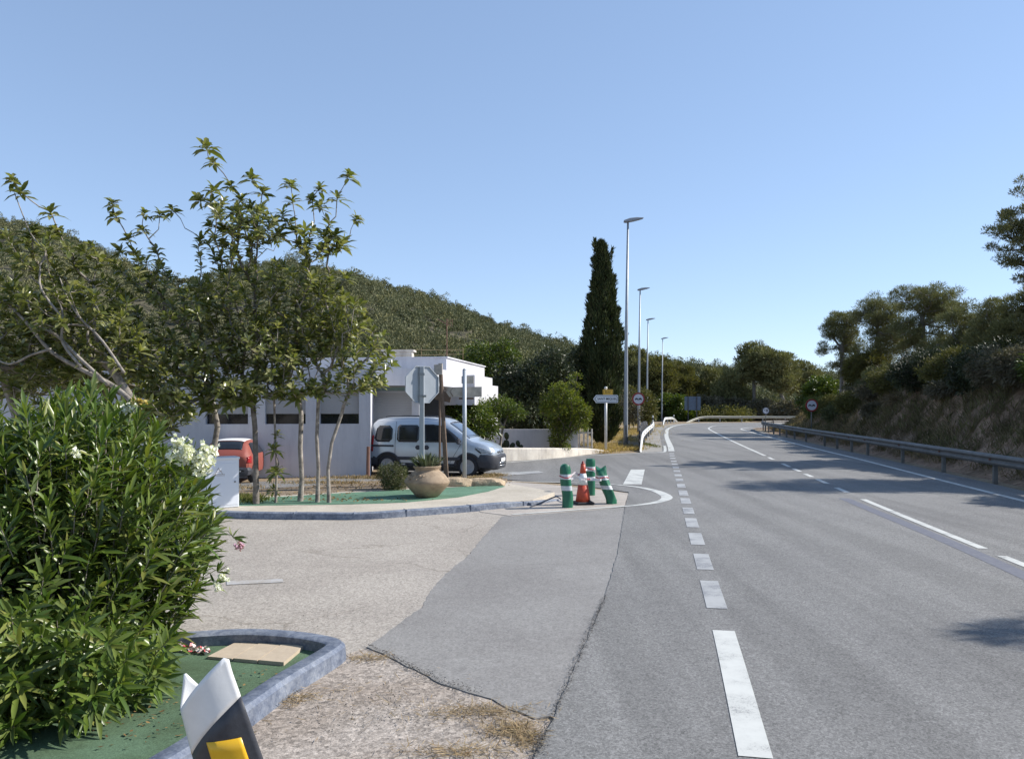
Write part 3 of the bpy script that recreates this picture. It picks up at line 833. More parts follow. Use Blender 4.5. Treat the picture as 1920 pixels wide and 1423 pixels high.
pine('pine_tree', on_bank(2030, 30), [E(1990, 400, 30, 110, 60), E(1930, 465, 30, 66, 34), E(2050, 480, 30, 120, 70), E(1908, 425, 30, 46, 34), E(1912, 350, 30, 26, 32), E(1922, 515, 30, 40, 20)], 330, 'tall near pine whose crown hangs in from the edge above the road', GP, seed=7, puff=.30, k=150, nl=(.13, .026), thick=.012, pw=.46)
# pines off the frame whose shadows fall on the road
pine('pine_tree', (19.5, 22.5, 3.2), [(19.3, 22.5, 7.6, 2.6, 1.6, 1.6), (20.5, 21.5, 6.2, 2.2, 1.5, 1.2)], 190, 'pine beyond the picture edge that shades the middle of the road', GP, seed=8, puff=.5, k=120)
pine('pine_tree', (17.0, 9.0, 3.1), [(15.7, 8.95, 6.9, 1.9, .30, .5)], 110, 'pine beyond the picture edge that shades the road nearest the viewer', GP, seed=9, puff=.4, k=120)
pine('pine_tree', (28.5, 36, 3.9), [(28.0, 36, 8.2, 2.4, 1.6, 1.6)], 60, 'pine standing deep in the wood behind the dark bank shrubs', GP, seed=10, puff=.5, k=120)
GM = 'pines beyond the bend of the road'
pine('pine_tree', (36.5, 116, 0), [E(1412, 672, 116, 32, 26), E(1435, 700, 116, 30, 24), E(1395, 705, 116, 24, 20)], 80, 'tall pine with bare pale trunk beyond the bend, highest of its cluster', GM, seed=11, puff=1.0, k=120, nl=(.5, .12), thick=.03)
pine('pine_tree', (40.5, 113, 0), [E(1450, 680, 113, 34, 22), E(1465, 715, 113, 26, 22)], 70, 'spreading pine leaning over the shrubs behind the speed limit sign', GM, seed=12, puff=1.0, k=120, nl=(.5, .12), thick=.03)
pine('pine_tree', (45.5, 118, 0), [E(1500, 712, 118, 34, 30), E(1530, 725, 118, 26, 26)], 70, 'lower grey green pine between the bend cluster and the bank', GM, seed=13, puff=1.0, k=120, nl=(.5, .12), thick=.03)
def mid(px, top, Y, w, label, mat='pine', s=1, low=790):
    x = (px - CX) / F * Y
    c = (top + low) / 2
    return pine('pine_tree', (x, Y, float(max(-.3, hill_z(x, Y)))), [E(px, (top * 1.1 + low * .9) / 2, Y, w, (low - top) / 2 * .95)], 60, label, GM, mat, seed=s, puff=1.05, k=130, nl=(.55, .14), thick=.02)
mid(1188, 655, 118, 26, 'dark pine showing just past the cypress between two lamp posts', s=21)
mid(1228, 668, 116, 34, 'olive pine rising behind the third lamp post', 'pine_light', 22)
mid(1275, 680, 122, 36, 'yellow green pine above the grey sign back', 'pine_light', 23)
mid(1330, 688, 124, 38, 'broad olive pine standing behind the far white crash barrier', 'pine', 24)
mid(1370, 705, 118, 30, 'small dark pine left of the tall bare trunked pine', 'pine', 25)

GS = 'bushes along the bend and bank'
def bush(px, py_top, Y, w, label, mat, s, low=None, z0=None, L=.22, W=.09, n=70, k=90, name='bush', spread=None):
    x = (px - CX) / F * Y
    zb = z0 if z0 is not None else 0.0
    lowpy = low or (HY + F * (H - zb) / Y)
    e = E(px, (py_top + lowpy) / 2, Y, w, (lowpy - py_top) / 2)
    sp = spread or max(.18, e[3] * .22)
    return broadleaf(name, (x, Y, zb - .03), [e], n, k, L, W, M[mat], M['bark'], label, 'bush', GS, trunk_h=.12, spread=sp, seed=s)
bush(1258, 742, 110, 34, 'dark green bush beside the fourth lamp post at the bend', 'citrus', 31, L=.4, W=.2)
bush(1320, 745, 115, 40, 'grey brown scrub between the sign back and the tall pines', 'bushgrey', 32, L=.45, W=.2)
bush(1368, 748, 115, 34, 'thicket of grey scrub behind the middle of the far barrier', 'bushgrey', 33, L=.45, W=.2)
bush(1420, 752, 114, 40, 'tawny scrub behind the sixty sign', 'bushgrey', 34, L=.45, W=.2)
bush(1350, 768, 110, 60, 'low yellow green scrub touching the far barrier', 'pine_light', 35, L=.4, W=.2)
bush(1290, 772, 109.5, 26, 'low leafy scrub under the grey sign back', 'citrus', 36, L=.4, W=.2)
bush(1482, 752, 106, 30, 'dusty bush where the red cut bank ends', 'bushgrey', 37, L=.4, W=.2)
bush(1540, 708, 66, 40, 'bright green deciduous bush above the red earth cut', 'citrus', 38, z0=1.4, L=.25, W=.12, n=110)
bush(1625, 655, 56, 38, 'yellow green young pine bush in front of the rounded pine', 'pine_light', 39, z0=2.6, L=.3, W=.06, n=130, name='young_pine')
bush(1575, 752, 50, 30, 'dusky grey green shrub spilling over the red earth', 'rosemary', 40, z0=1.0, L=.14, W=.05, n=90)
bush(1665, 690, 48, 44, 'silvery shrub below the broad topped pine', 'bushgrey', 41, z0=2.9, L=.18, W=.07, n=110)
bush(1735, 660, 42, 50, 'tangled dark shrub with pale twigs on the bank crest', 'darkleaf', 42, z0=3.0, L=.16, W=.06, n=130)
bush(1810, 655, 37, 60, 'deep shadowed shrub in the middle of the bank crest', 'darkleaf', 43, z0=3.2, L=.16, W=.06, n=150)
bush(1890, 640, 32, 60, 'darkest shrub on the bank at the picture edge', 'darkleaf', 44, z0=3.2, L=.15, W=.06, n=170)
bush(1700, 745, 38, 34, 'straw coloured shrub half way down the lit part of the bank', 'grassdry', 45, z0=2.2, L=.25, W=.03, n=80)
bush(1790, 720, 32, 50, 'dry thorny shrub in the shaded slope', 'bushgrey', 46, z0=2.6, L=.16, W=.05, n=110)

for i, (px, top, Y, w, lb, mt) in enumerate((
    (1610, 735, 46, 40, 'sprawling olive shrub on the sunlit end of the bank crest', 'pine_light'),
    (1655, 722, 43, 44, 'brown shrub under the rounded pine on the bank crest', 'bushgrey'),
    (1705, 700, 40, 44, 'dull green shrub under the broad topped pine', 'rosemary'),
    (1760, 690, 36, 50, 'grey thorny shrub on the crest before the tangled dark shrub', 'bushgrey'),
    (1815, 678, 33, 50, 'brownish shrub at the foot of the olive green pine', 'rosemary'),
    (1870, 668, 29, 56, 'dusky shrub at the crest next to the darkest bank shrub', 'darkleaf'),
    (1930, 655, 26, 60, 'low dark shrub cut by the picture edge on the bank crest', 'bushgrey'),
    (1640, 770, 40, 20, 'small dry shrub low on the slope above the crash barrier', 'bushgrey'))):
    x_, y_, z_ = on_bank(px, Y)
    low_ = HY + F * (H - z_) / Y + 4
    bush(px, min(top, low_ - 22), Y, w, lb, mt, 80 + i, z0=z_, L=.15, W=.05, n=130, low=low_)
# continuous belt of scrub along the crest of the bank, every bush its own
rngb = np.random.default_rng(77)
kinds = [('citrus', 'leafy green'), ('rosemary', 'olive green'), ('bushgrey', 'grey brown'), ('pine_light', 'yellow green'), ('darkleaf', 'dark')]
spots_ = ['hard by the near edge of the picture', 'second in from the picture edge', 'below the overhanging pine crown', 'where the bank is deepest in shade', 'just past the deep shade', 'below the narrow pointed pine', 'in front of the olive green pine', 'between the olive green and broad topped pines', 'straight below the broad topped pine', 'at the foot of the broad topped pine trunk', 'below the rounded pine', 'in front of the rounded pine trunk', 'where the crest starts to drop', 'half way down the dropping crest', 'behind the lit golden grass', 'above the start of the red earth', 'over the red earth cut']
for i in range(17):
    Yb_ = 17.5 + i * 2.55 + rngb.uniform(-.4, .4)
    t_ = rngb.uniform(2.5, 4.4)
    Xb_ = float(np.interp(Yb_, ry, rx)) + .5 + t_
    zb_ = float(bank_z(Xb_, Yb_)) - .1
    mt_, ad_ = kinds[int(rngb.integers(0, 5))]
    h1 = rngb.uniform(.55, 1.0); w1 = rngb.uniform(.8, 1.4)
    els = [(Xb_, Yb_, zb_ + h1 * .8, w1, w1, h1), (Xb_ + rngb.uniform(-.9, .9), Yb_ + rngb.uniform(-.9, .9), zb_ + h1 * .6, w1 * .7, w1 * .7, h1 * .7), (Xb_ + rngb.uniform(-.5, 1.2), Yb_ + rngb.uniform(-1, 1), zb_ + h1 * 1.2, w1 * .45, w1 * .5, h1 * .6)]
    broadleaf('bush', (Xb_, Yb_, zb_), els, 150, 70, .13, .045, M[mt_], M['bark'], ad_ + ' scrub on the bank crest, ' + spots_[i], 'bush', 'scrub bushes on the bank crest', trunk_h=.15, spread=.24, seed=200 + i, upw=.6)
# cypress
def cypress():
    base = gp(1130, 834)
    o = empty('cypress_tree', base, 'tall dark column shaped cypress beside the first lamp post', 'cypress')
    rng = np.random.default_rng(5)
    hgt = 10.85
    n = 34000
    t = rng.uniform(0, 1, n) ** .9
    a = rng.uniform(0, 2 * math.pi, n)
    prof = .80 * np.interp(t, [0, .04, .12, .35, .6, .78, .9, .97, 1], [.35, .8, 1.05, 1.12, .96, .68, .34, .13, .03])
    lump = 1.02 + .34 * np.sin(a * 3 + t * 9) * np.sin(t * 21 + a) + .18 * np.sin(a * 5 - t * 31) + .12 * (rng.uniform(size=n) - .5)
    r = prof * lump * rng.uniform(.5, 1.0, n) ** .45
    P = np.stack([base[0] + r * np.cos(a) - .25 * np.clip(t - .9, 0, 1) * 10 * .35, base[1] + r * np.sin(a), base[2] + t * hgt + .1], 1)
    D = np.stack([np.cos(a) * .35, np.sin(a) * .35, np.ones(n)], 1) + rng.normal(size=(n, 3)) * .28
    c = NP()
    add_leaves(c, P, D, rdir(n, rng), rng.uniform(.16, .42, n), rng.uniform(.035, .085, n), full=False)
    # ragged plumes standing off the column
    for (tt, aa, ln) in [(.95, 3.3, .9), (.92, 2.6, 1.1), (.94, 1.0, .8), (.90, .2, 1.0), (.86, 2.9, .9), (.7, 3.2, .6), (.62, .1, .7), (.5, 3.1, .8), (.42, 3.05, .9), (.55, 0, .6), (.8, .1, .6)] + [(rng.uniform(.1, .9), rng.uniform(0, 6.28), rng.uniform(.4, .8)) for _ in range(40)]:
        m = 260
        f = rng.uniform(0, 1, m); rr = .82 * np.interp(tt, [0, .12, .6, .9, 1], [.5, .95, .8, .35, .1])
        ax = np.array([math.cos(aa) * (.28 if tt > .8 else .45), math.sin(aa) * .35, 1.0]); ax /= np.linalg.norm(ax)
        Q = np.array([base[0] + rr * math.cos(aa), base[1] + rr * math.sin(aa), base[2] + tt * hgt]) + ax * f[:, None] * ln + rng.normal(size=(m, 3)) * (.10 * (1 - f)[:, None] + .02)
        add_leaves(c, Q, ax + rng.normal(size=(m, 3)) * .3, rdir(m, rng), rng.uniform(.1, .28, m), rng.uniform(.03, .06, m), full=False)
    c.build('crown', M['cypress'], o, False, base)
    tm = MB(); tm.tube([(0, 0, -.1), (0, 0, 3), (0, 0, 9.5)], [.16, .12, .02], 8)
    tm.build('trunk', M['bark'], o)
cypress()

# garden trees beside the house
GG = 'garden trees by the white house'
broadleaf('citrus_tree', (-1.6, 29.8, 0), [E(880, 790, 29.8, 44, 42), E(860, 770, 30, 30, 26), E(915, 800, 29.8, 20, 24)], 150, 60, .13, .06, M['citrus'], M['bark'], 'leafy green citrus tree behind the grey van and the sign posts', 'citrus tree', GG, trunk_h=.35, spread=.26, seed=51)
broadleaf('small_tree', (-.50, 31.0, .3), [E(935, 762, 31.0, 28, 18), E(960, 770, 31, 24, 12), E(905, 770, 31, 16, 14)], 60, 44, .14, .06, M['citrus'], M['bark_pale'], 'small crooked tree with whitewashed foot in front of the garden wall', 'tree', GG, trunk_h=1.0, lean=(.15, 0), spread=.22, seed=52)
broadleaf('yellow_shrub', (2.05, 32.4, .2), [E(1052, 762, 32.4, 36, 44), E(1085, 780, 32.4, 24, 30), E(1050, 815, 32.4, 22, 30), E(1080, 720, 32.6, 12, 18)], 190, 62, .11, .055, M['citrus_y'], M['bark'], 'tall bright yellow green shrub hanging over the end of the garden wall', 'shrub', GG, trunk_h=.3, spread=.2, seed=53, upw=.7)
broadleaf('dark_tree', (.6, 38.5, 0), [E(990, 735, 38.5, 54, 62), E(1035, 700, 39, 42, 42), E(950, 720, 39, 30, 40), E(1000, 780, 38, 60, 40)], 330, 80, .17, .08, M['darkleaf'], M['bark'], 'dense dark evergreen tree behind the garden wall', 'tree', GG, trunk_h=.6, spread=.36, seed=54)
broadleaf('tree', (3.6, 43.0, 0), [E(1082, 715, 43, 26, 60)], 90, 70, .2, .09, M['darkleaf'], M['bark'], 'dark tree squeezed between the evergreen mass and the cypress', 'tree', GG, trunk_h=.8, spread=.4, seed=55)
broadleaf('tree', (-1.6, 46.0, 0), [E(905, 690, 46, 44, 44), E(945, 665, 46, 26, 26)], 120, 70, .2, .09, M['citrus'], M['bark'], 'mid green tree rising behind the lit roof corner of the white house', 'tree', GG, trunk_h=1.5, spread=.42, seed=56)
broadleaf('tree', (6.2, 62.0, 0), [E(1105, 770, 62, 40, 24), E(1180, 765, 64, 20, 30)], 80, 60, .26, .12, M['bushgrey'], M['bark'], 'brown green scrub tree behind the first lamp post', 'tree', GG, trunk_h=.6, spread=.45, seed=57)
broadleaf('olive_tree', (10.0, 66, 0), [E(1183, 762, 66, 16, 34), E(1208, 765, 68, 20, 34)], 70, 60, .26, .12, M['pine_light'], M['bark'], 'olive tree with dark trunk behind the round no overtaking sign beside the lamps', 'tree', GG, trunk_h=1.0, spread=.45, seed=58)

# ------------------------------------------------------------------ loquat trees on the far island
def rosettes(c, P, A, n, L, W, rng, droop=.35):
    """whorls of leaves round the shoot axis A at P"""
    N = len(P); L = L * rng.uniform(.62, 1.12, N); W = W * rng.uniform(.8, 1.1, N)
    A = nrm(A); ref = rdir(N, rng)
    u = nrm(np.cross(A, ref)); w = np.cross(A, u)
    for k in range(n):
        a = 2 * math.pi * k * .382 * 1.0 + rng.uniform(0, .6, N)[:, None]
        el = .25 + .95 * (k / n) + rng.normal(size=(N, 1)) * .15
        d = (u * np.cos(a) + w * np.sin(a)) * np.cos(1.25 - el * 1.0) + A * np.sin(1.25 - el * 1.0)
        up = A + rng.normal(size=(N, 3)) * .25
        q = P - A * (.10 * k / n)
        add_leaves(c, q, d, up, rng.uniform(.7, 1.15, N) * L, rng.uniform(.8, 1.15, N) * W, rng.uniform(.15, .6, N) * droop * 1.6, fold=.16)
def loquat(label, base, trunk, ells, ntip, seed, shoots=(), mat='loquat', bark='bark_pale', L=.25, spread=.30, r_tip=.0075, pw=.40, under=()):
    rng = np.random.default_rng(seed)
    o = empty('loquat_tree', base, label, 'tree', 'loquat trees on the green island')
    P, _ = ell_points(ells, ntip * 4, rng, .5)
    P = thin(P, spread)[:ntip]
    tips = list(P) + [np.array(at(*s)) for s in shoots]
    pos, par, rad, tid = skeleton(trunk, tips, .28, r_tip, pw, .5, rng, .055, 2)
    wood(pos, par, rad, 'trunk', M[bark], o, base)
    tid = np.array(tid)
    A = pos[tid] - pos[par[tid]] + np.array([0, 0, .12])
    c = NP()
    ns_ = len(P)
    order = sorted(range(len(tips)), key=lambda i: np.linalg.norm(tips[i] - np.array(trunk[-1])))
    is_shoot = np.array([i >= ns_ for i in order])
    rosettes(c, pos[tid[~is_shoot]], A[~is_shoot], 10, L, L * .36, rng)
    if is_shoot.any():
        rosettes(c, pos[tid[is_shoot]], A[is_shoot] * .5 + np.array([0, 0, .2]), 16, L * 1.35, L * .42, rng, .75)
    # a looser whorl lower on each shoot
    p1 = par[tid]; sel = (rng.uniform(size=len(tid)) < .85) & ~is_shoot
    rosettes(c, (pos[p1] * .6 + pos[tid] * .4)[sel], A[sel], 7, L * .9, L * .32, rng)
    c.build('crown', M[mat], o, False, base)
    return o
def tk(pts, Y):   # trunk from picture points at distance Y
    return [at(px, py, Y) for px, py in pts]
B = lambda px, py: gp(px, py, .11)
b = B(480, 945); loquat('loquat with doubled dark trunk beside the white cabinet, carrying the tallest shoots', b, [b] + tk([(480, 880), (478, 800), (470, 720)], b[1]),
    [E(440, 560, 15.6, 78, 62), E(480, 640, 15.8, 80, 80), E(430, 470, 15.4, 56, 50), E(470, 420, 15.4, 60, 40, 1.2), E(430, 735, 15.4, 60, 40), E(500, 725, 15.4, 46, 34)], 420, 61,
    [(388, 275, 15.3), (398, 302, 15.3), (372, 372, 15.3), (322, 392, 15.2), (470, 332, 15.5), (432, 345, 15.4), (452, 372, 15.5), (492, 358, 15.5), (395, 378, 15.3), (410, 400, 15.2), (440, 395, 15.6), (455, 420, 15.2), (480, 430, 15.5), (425, 430, 15.4), (400, 355, 15.6), (395, 420, 15.3), (470, 390, 15.5), (420, 455, 15.3)], pw=.38, bark='bark_mid')
b = B(563, 940); loquat('loquat with straight dark and pale trunk between the thin stem and the forked pair', b, [b] + tk([(566, 900), (563, 840), (565, 780), (560, 740)], b[1]),
    [E(555, 620, 15.8, 66, 66), E(545, 725, 15.6, 54, 34), E(560, 530, 15.6, 70, 44), E(600, 455, 15.6, 50, 40)], 300, 62,
    [(545, 345, 15.6), (600, 352, 15.6), (585, 372, 15.6), (655, 328, 15.6), (632, 370, 15.6), (668, 408, 15.6), (628, 440, 15.6), (540, 418, 15.6), (530, 400, 15.3), (555, 430, 15.8), (548, 375, 15.7), (600, 385, 15.4), (610, 440, 15.7), (640, 460, 15.5), (520, 440, 15.5), (605, 470, 15.6), (560, 455, 15.5)], pw=.40)
b = B(595, 942); loquat('loquat with pale smooth upright trunk, second from the right of the row', b, [b] + tk([(597, 880), (594, 820), (597, 750)], b[1]),
    [E(620, 590, 16.0, 66, 60), E(600, 650, 15.8, 50, 60), E(610, 715, 15.7, 44, 26)], 190, 63, [(650, 520, 16.0)])
b = B(617, 943); loquat('loquat with leaning trunk that forks widely, nearest the stop sign', b, [b] + tk([(615, 880), (622, 830), (640, 778)], b[1]),
    [E(685, 665, 15.8, 52, 62), E(650, 620, 15.9, 50, 60), E(712, 690, 15.6, 26, 40), E(675, 718, 15.7, 54, 24)], 220, 64, [])
b = B(517, 943); loquat('thin loquat stem sprouting small tufts along its bare trunk', b, [b] + tk([(519, 880), (516, 820), (514, 745)], b[1]),
    [E(520, 690, 15.2, 48, 44), E(500, 640, 15.0, 50, 40)], 90, 65, [(520, 812, b[1]), (513, 840, b[1] - .1), (521, 882, b[1] - .1), (514, 882, b[1] + .1), (512, 915, b[1])], L=.2, r_tip=.006)
b = B(385, 940); loquat('loquat with thick pale forked trunk rising behind the white cabinet', b, [b] + tk([(392, 880), (402, 835), (408, 800), (395, 740)], b[1]),
    [E(335, 590, 15.2, 80, 66), E(380, 660, 15.4, 80, 66), E(265, 515, 15.0, 66, 56), E(310, 745, 15.0, 80, 44), E(370, 735, 15.2, 60, 44), E(440, 730, 15.0, 50, 36)], 420, 66,
    [(210, 380, 14.6), (215, 402, 14.7), (270, 398, 14.9), (268, 430, 14.9), (300, 400, 15.0), (240, 445, 14.8), (225, 470, 14.8)], pw=.42)
b = (-7.2, 14.2, .11); arch_tree = loquat('loquat with long pale arching branches above the oleander', b, [b] + [at(255, 760, 14.3), at(215, 700, 14.4)],
    [E(150, 590, 14.3, 110, 66), E(210, 660, 14.6, 90, 60), E(70, 540, 14.2, 60, 50), E(90, 470, 14.2, 90, 40)], 280, 67,
    [(23, 335, 13.9), (38, 360, 13.9), (95, 397, 14.0), (100, 430, 14.0), (60, 440, 14), (160, 470, 14.2), (140, 500, 14.2)], pw=.47)
rl_ = random.Random(12)
for pts_, r0_, r1_ in (([(262, 768), (215, 728), (150, 690), (95, 655), (45, 600), (5, 560)], .05, .022), ([(205, 722), (150, 668), (110, 628), (70, 605), (52, 560)], .035, .016), ([(150, 690), (120, 640), (118, 600), (105, 560), (60, 520)], .028, .012),
                       ([(235, 700), (190, 640), (150, 600), (130, 560), (112, 520)], .026, .010), ([(95, 655), (60, 668), (15, 680), (-30, 660)], .026, .012), ([(75, 500), (84, 470), (60, 440), (28, 362)], .018, .008), ([(110, 590), (80, 540), (76, 500)], .022, .016)):
    g = MB(); pp_ = smooth_path([at(px + rl_.uniform(-3, 3), py + rl_.uniform(-3, 3), 13.55 + .12 * i) for i, (px, py) in enumerate(pts_)], 4)
    g.tube([p - Vector(arch_tree.location) for p in pp_], [r0_ + (r1_ - r0_) * i / (len(pp_) - 1) for i in range(len(pp_))], 7)
    g.build('branch', M['bark_pale'], arch_tree, True)
b = (-10.3, 15.0, .11); loquat('loquat at the picture edge with mustard tinged bare limbs', b, [b] + [at(30, 780, 14.8), at(0, 690, 14.7)],
    [E(20, 600, 14.6, 90, 60), E(60, 680, 14.8, 110, 50), E(-60, 560, 14.6, 80, 80)], 190, 68, [], pw=.47)
b = (-8.6, 16.8, .11); loquat('loquat filling the shade behind the arching branches', b, [b] + [at(190, 790, 16.4), at(200, 720, 16.4)],
    [E(200, 680, 16.6, 170, 60), E(300, 720, 16.6, 90, 60), E(60, 700, 16.6, 120, 60), E(280, 780, 16.2, 90, 40), E(120, 640, 16.4, 160, 80)], 360, 69, [], pw=.42)

# ------------------------------------------------------------------ oleander
def oleander():
    rng = np.random.default_rng(8)
    base = (-3.55, 6.0, .03)
    o = empty('oleander_bush', base, 'big green oleander with white flower heads beside the striped marker post', 'oleander bush')
    ells = [(-3.75, 6.2, .95, 1.25, 1.35, 1.05, 5), (-3.9, 6.1, 1.75, 1.05, 1.15, .62, 3), (-3.05, 6.5, 1.15, .72, .9, .66, 2), (-4.9, 6.4, 1.1, 1.2, 1.2, 1.2, 2.5), (-3.35, 5.55, .42, .55, .6, .38, .7), (-4.3, 5.2, .9, .75, .6, .8, 1.4), (-3.0, 4.95, .42, .55, .42, .42, .9), (-2.75, 5.45, .30, .42, .45, .26, .6), (-3.4, 4.7, .55, .5, .35, .5, .7)]
    P, d = ell_points(ells, 4400, rng, .30)
    P = P[P[:, 2] > .12]
    # outline of the real bush as seen from the road
    qx, qy = CX + F * P[:, 0] / P[:, 1], HY + F * (H - P[:, 2]) / P[:, 1]
    P = P[(qx < np.interp(qy, [690, 760, 830, 900, 960, 1020, 1100, 1190, 1300], [240, 300, 358, 374, 398, 428, 412, 345, 318])) & (qy > np.interp(qx, [-400, 0, 100, 180, 240, 300], [768, 768, 752, 730, 705, 745]))]
    P = thin(P, .135)[:1500]
    roots = np.array([[-3.6 + .35 * math.cos(a), 6.05 + .35 * math.sin(a), .02] for a in np.linspace(0, 6.28, 9)] + [[-4.8, 6.2, .02], [-4.6, 5.6, .02]])
    Wd = NP()
    # stems: arc from a root to each shoot tip
    j = np.argmin(((P[:, None, :2] - roots[None, :, :2]) ** 2).sum(-1) + rng.uniform(0, .4, (len(P), len(roots))), axis=1)
    r0 = roots[j]
    out = nrm((P - r0) * np.array([1, 1, .55]) + np.array([0, 0, .55]))
    Ls = rng.uniform(.20, .36, len(P))
    S0 = P - out * Ls[:, None]
    mid_ = r0 * .5 + S0 * .5; mid_[:, 2] += .08
    some = rng.uniform(size=len(P)) < .10
    add_frustums(Wd, r0[some], mid_[some], np.full(some.sum(), .011), np.full(some.sum(), .008), 5)
    add_frustums(Wd, mid_[some], S0[some], np.full(some.sum(), .008), np.full(some.sum(), .005), 5)
    add_frustums(Wd, S0, P, np.full(len(P), .005), np.full(len(P), .0025), 4)
    Wd.build('stems', M['bark_pale'], o, True, base)
    c = NP()
    A = out
    ref = rdir(len(P), rng); u = nrm(np.cross(A, ref)); w = np.cross(A, u)
    K = 7
    for k in range(K):
        f = k / (K - 1)
        for m in range(3):
            a = (m * 2.094 + k * 1.047 + rng.uniform(-.3, .3, len(P)))[:, None]
            spread = 1.15 - .75 * f + rng.normal(size=(len(P), 1)) * .16
            dd = (u * np.cos(a) + w * np.sin(a)) * np.sin(spread) + A * np.cos(spread)
            q = S0 + (P - S0) * (.05 + .95 * f)
            L = rng.uniform(.15, .27, len(P)) * (1.0 - .2 * f)
            keep = rng.uniform(size=len(P)) < .93
            add_leaves(c, q[keep], dd[keep], (A + rng.normal(size=A.shape) * .2)[keep], L[keep], L[keep] * .175, rng.uniform(.0, .35, keep.sum()), fold=.2)
    c.build('foliage', M['oleander'], o, False, base)
    def flower(px, py, Y, n, s, mat, spread=.05):
        cc = NP(); x = np.array(at(px, py, Y))
        Q = x + rng.normal(size=(n, 3)) * spread
        for k in range(5):
            dirs = rdir(n, rng); dirs[:, 1] -= .4
            add_leaves(cc, Q, dirs, rdir(n, rng), rng.uniform(.7, 1.2, n) * s, rng.uniform(.8, 1.2, n) * s * .85, .1, full=False)
        j_ = int(np.argmin(((P - x) ** 2).sum(1)))
        tw = NP(); add_frustums(tw, [P[j_] - out[j_] * .12], [x * .5 + P[j_] * .5 + np.array([0, 0, .02])], [.004], [.003], 5); add_frustums(tw, [x * .5 + P[j_] * .5 + np.array([0, 0, .02])], [x], [.003], [.002], 5)
        add_leaves(tw, np.repeat(x[None] * .7 + P[j_][None] * .3, 8, 0), rdir(8, rng) + out[j_], rdir(8, rng), .13, .022, .2)
        tw.build('flower_stem', M['oleander'], o, False, base)
        cc.build('flowers', M[mat], o, False, base)
    flower(338, 838, 5.6, 60, .036, 'petal', .036)
    flower(347, 853, 5.6, 40, .032, 'petal', .03)
    flower(380, 865, 5.7, 70, .036, 'petal', .042)
    flower(388, 843, 5.7, 40, .032, 'petal', .028)
    flower(243, 765, 6.2, 22, .034, 'petal', .022)
    flower(262, 752, 6.2, 14, .03, 'petalyellow', .02)
    flower(141, 847, 5.3, 10, .03, 'petal', .015)
    flower(413, 1100, 6.4, 14, .026, 'petal', .02)
    flower(422, 1078, 6.4, 14, .026, 'petal', .02)
    flower(450, 1021, 6.4, 16, .026, 'petalpink', .022)
oleander()

# ------------------------------------------------------------------ house
hb = (-4.25, 24.5, 0)
house = empty('house', hb, 'low white flat roofed house with grey roller shutters behind the trees and the van', 'house')
def hp(mb, name, mat, **k):
    o = mb.build(name, M[mat], house, **k)
    o.location = (-hb[0], -hb[1], -hb[2])
    return o
W0 = Vector((-4.25, 23.24, 0)); wd = Vector((-1, -.15, 0)).normalized(); wnrm = Vector((wd.y, -wd.x, 0)) * 1.0   # towards the viewer
if wnrm.y > 0: wnrm = -wnrm
WR = Matrix.Rotation(math.atan2(wd.y, wd.x), 3, 'Z')
def on_wall(px):
    r = (px - CX) / F
    # W0 + s*wd : x = r*y
    s = (r * W0.y - W0.x) / (wd.x - r * wd.y)
    return s
w = MB()
# wall block, front plane with two window openings cut as real recesses
sw = [(on_wall(673), on_wall(600)), (on_wall(573), on_wall(497)), (on_wall(465), on_wall(385))]
ZT, zb0, zb1 = 3.25, 1.58, 2.52
s_prev = 0.0; T = .35
def wallbox(mb, s0, s1, z0, z1, d0=0.0, d1=T):
    c = W0 + wd * ((s0 + s1) / 2) - wnrm * ((d0 + d1) / 2)
    mb.box((c.x, c.y, (z0 + z1) / 2), (abs(s1 - s0), d1 - d0, z1 - z0), WR)
for (a, c_) in sw:
    a, c_ = sorted((a, c_))
    wallbox(w, s_prev, a, 0, ZT)
    wallbox(w, a, c_, 0, zb0); wallbox(w, a, c_, zb1, ZT)
    s_prev = c_
wallbox(w, s_prev, s_prev + 7, 0, ZT)
# return wall towards the back at the right corner
c = W0 - wnrm * 2.2 + wd * .17
w.box((c.x, c.y, ZT / 2), (.34, 3.7, ZT), WR)
# flat roof of this block
c = W0 + wd * 7.5 - wnrm * 4
w.box((c.x, c.y, ZT - .2), (15, 7.2, .16), WR)
hp(w, 'wall', 'plaster')
for (a, c_) in sw:
    a, c_ = sorted((a, c_))
    f = MB(); wallbox(f, a, c_, zb0 + .30, zb1, .12, .17)
    fr = hp(f, 'window', 'shutter')
    g = MB(); wallbox(g, a, c_, zb0, zb0 + .30, .26, .30)
    gg = g.build('pane', M['darkglass'], fr)
    g = MB()
    for k in range(7): wallbox(g, a + .02, c_ - .02, zb0 + .33 + k * .09, zb0 + .335 + k * .09 + .01, .112, .122)
    g.build('slats', M['shutter'], fr)
# upper storey box, porch canopy and side wing, turned ten degrees
ax = Vector((.985, -.17, 0)); ay = Vector((.17, .985, 0)); HR = Matrix(((ax.x, ay.x, 0), (ax.y, ay.y, 0), (0, 0, 1)))
def hbox(mb, corner, lx, ly, z0, z1):
    """corner = front right corner; extends lx to the left and ly away"""
    c = Vector((corner[0], corner[1], 0)) - ax * (lx / 2) + ay * (ly / 2)
    mb.box((c.x, c.y, (z0 + z1) / 2), (lx, ly, z1 - z0), HR)
u = MB()
A0 = at(837, 671, 30.0); hbox(u, A0, 7.5, 7.2, 2.6, A0[2])
hp(u, 'upper_storey', 'plaster')
u = MB()
hbox(u, (A0[0] + .05, A0[1] - .05), 7.6, 7.3, A0[2], A0[2] + .05)
hp(u, 'parapet', 'plaster')
p = MB(); B0 = at(815, 690, 25.0)
hbox(p, B0, 4.6, 6.3, 2.78, 3.34)
hp(p, 'porch_canopy', 'plaster')
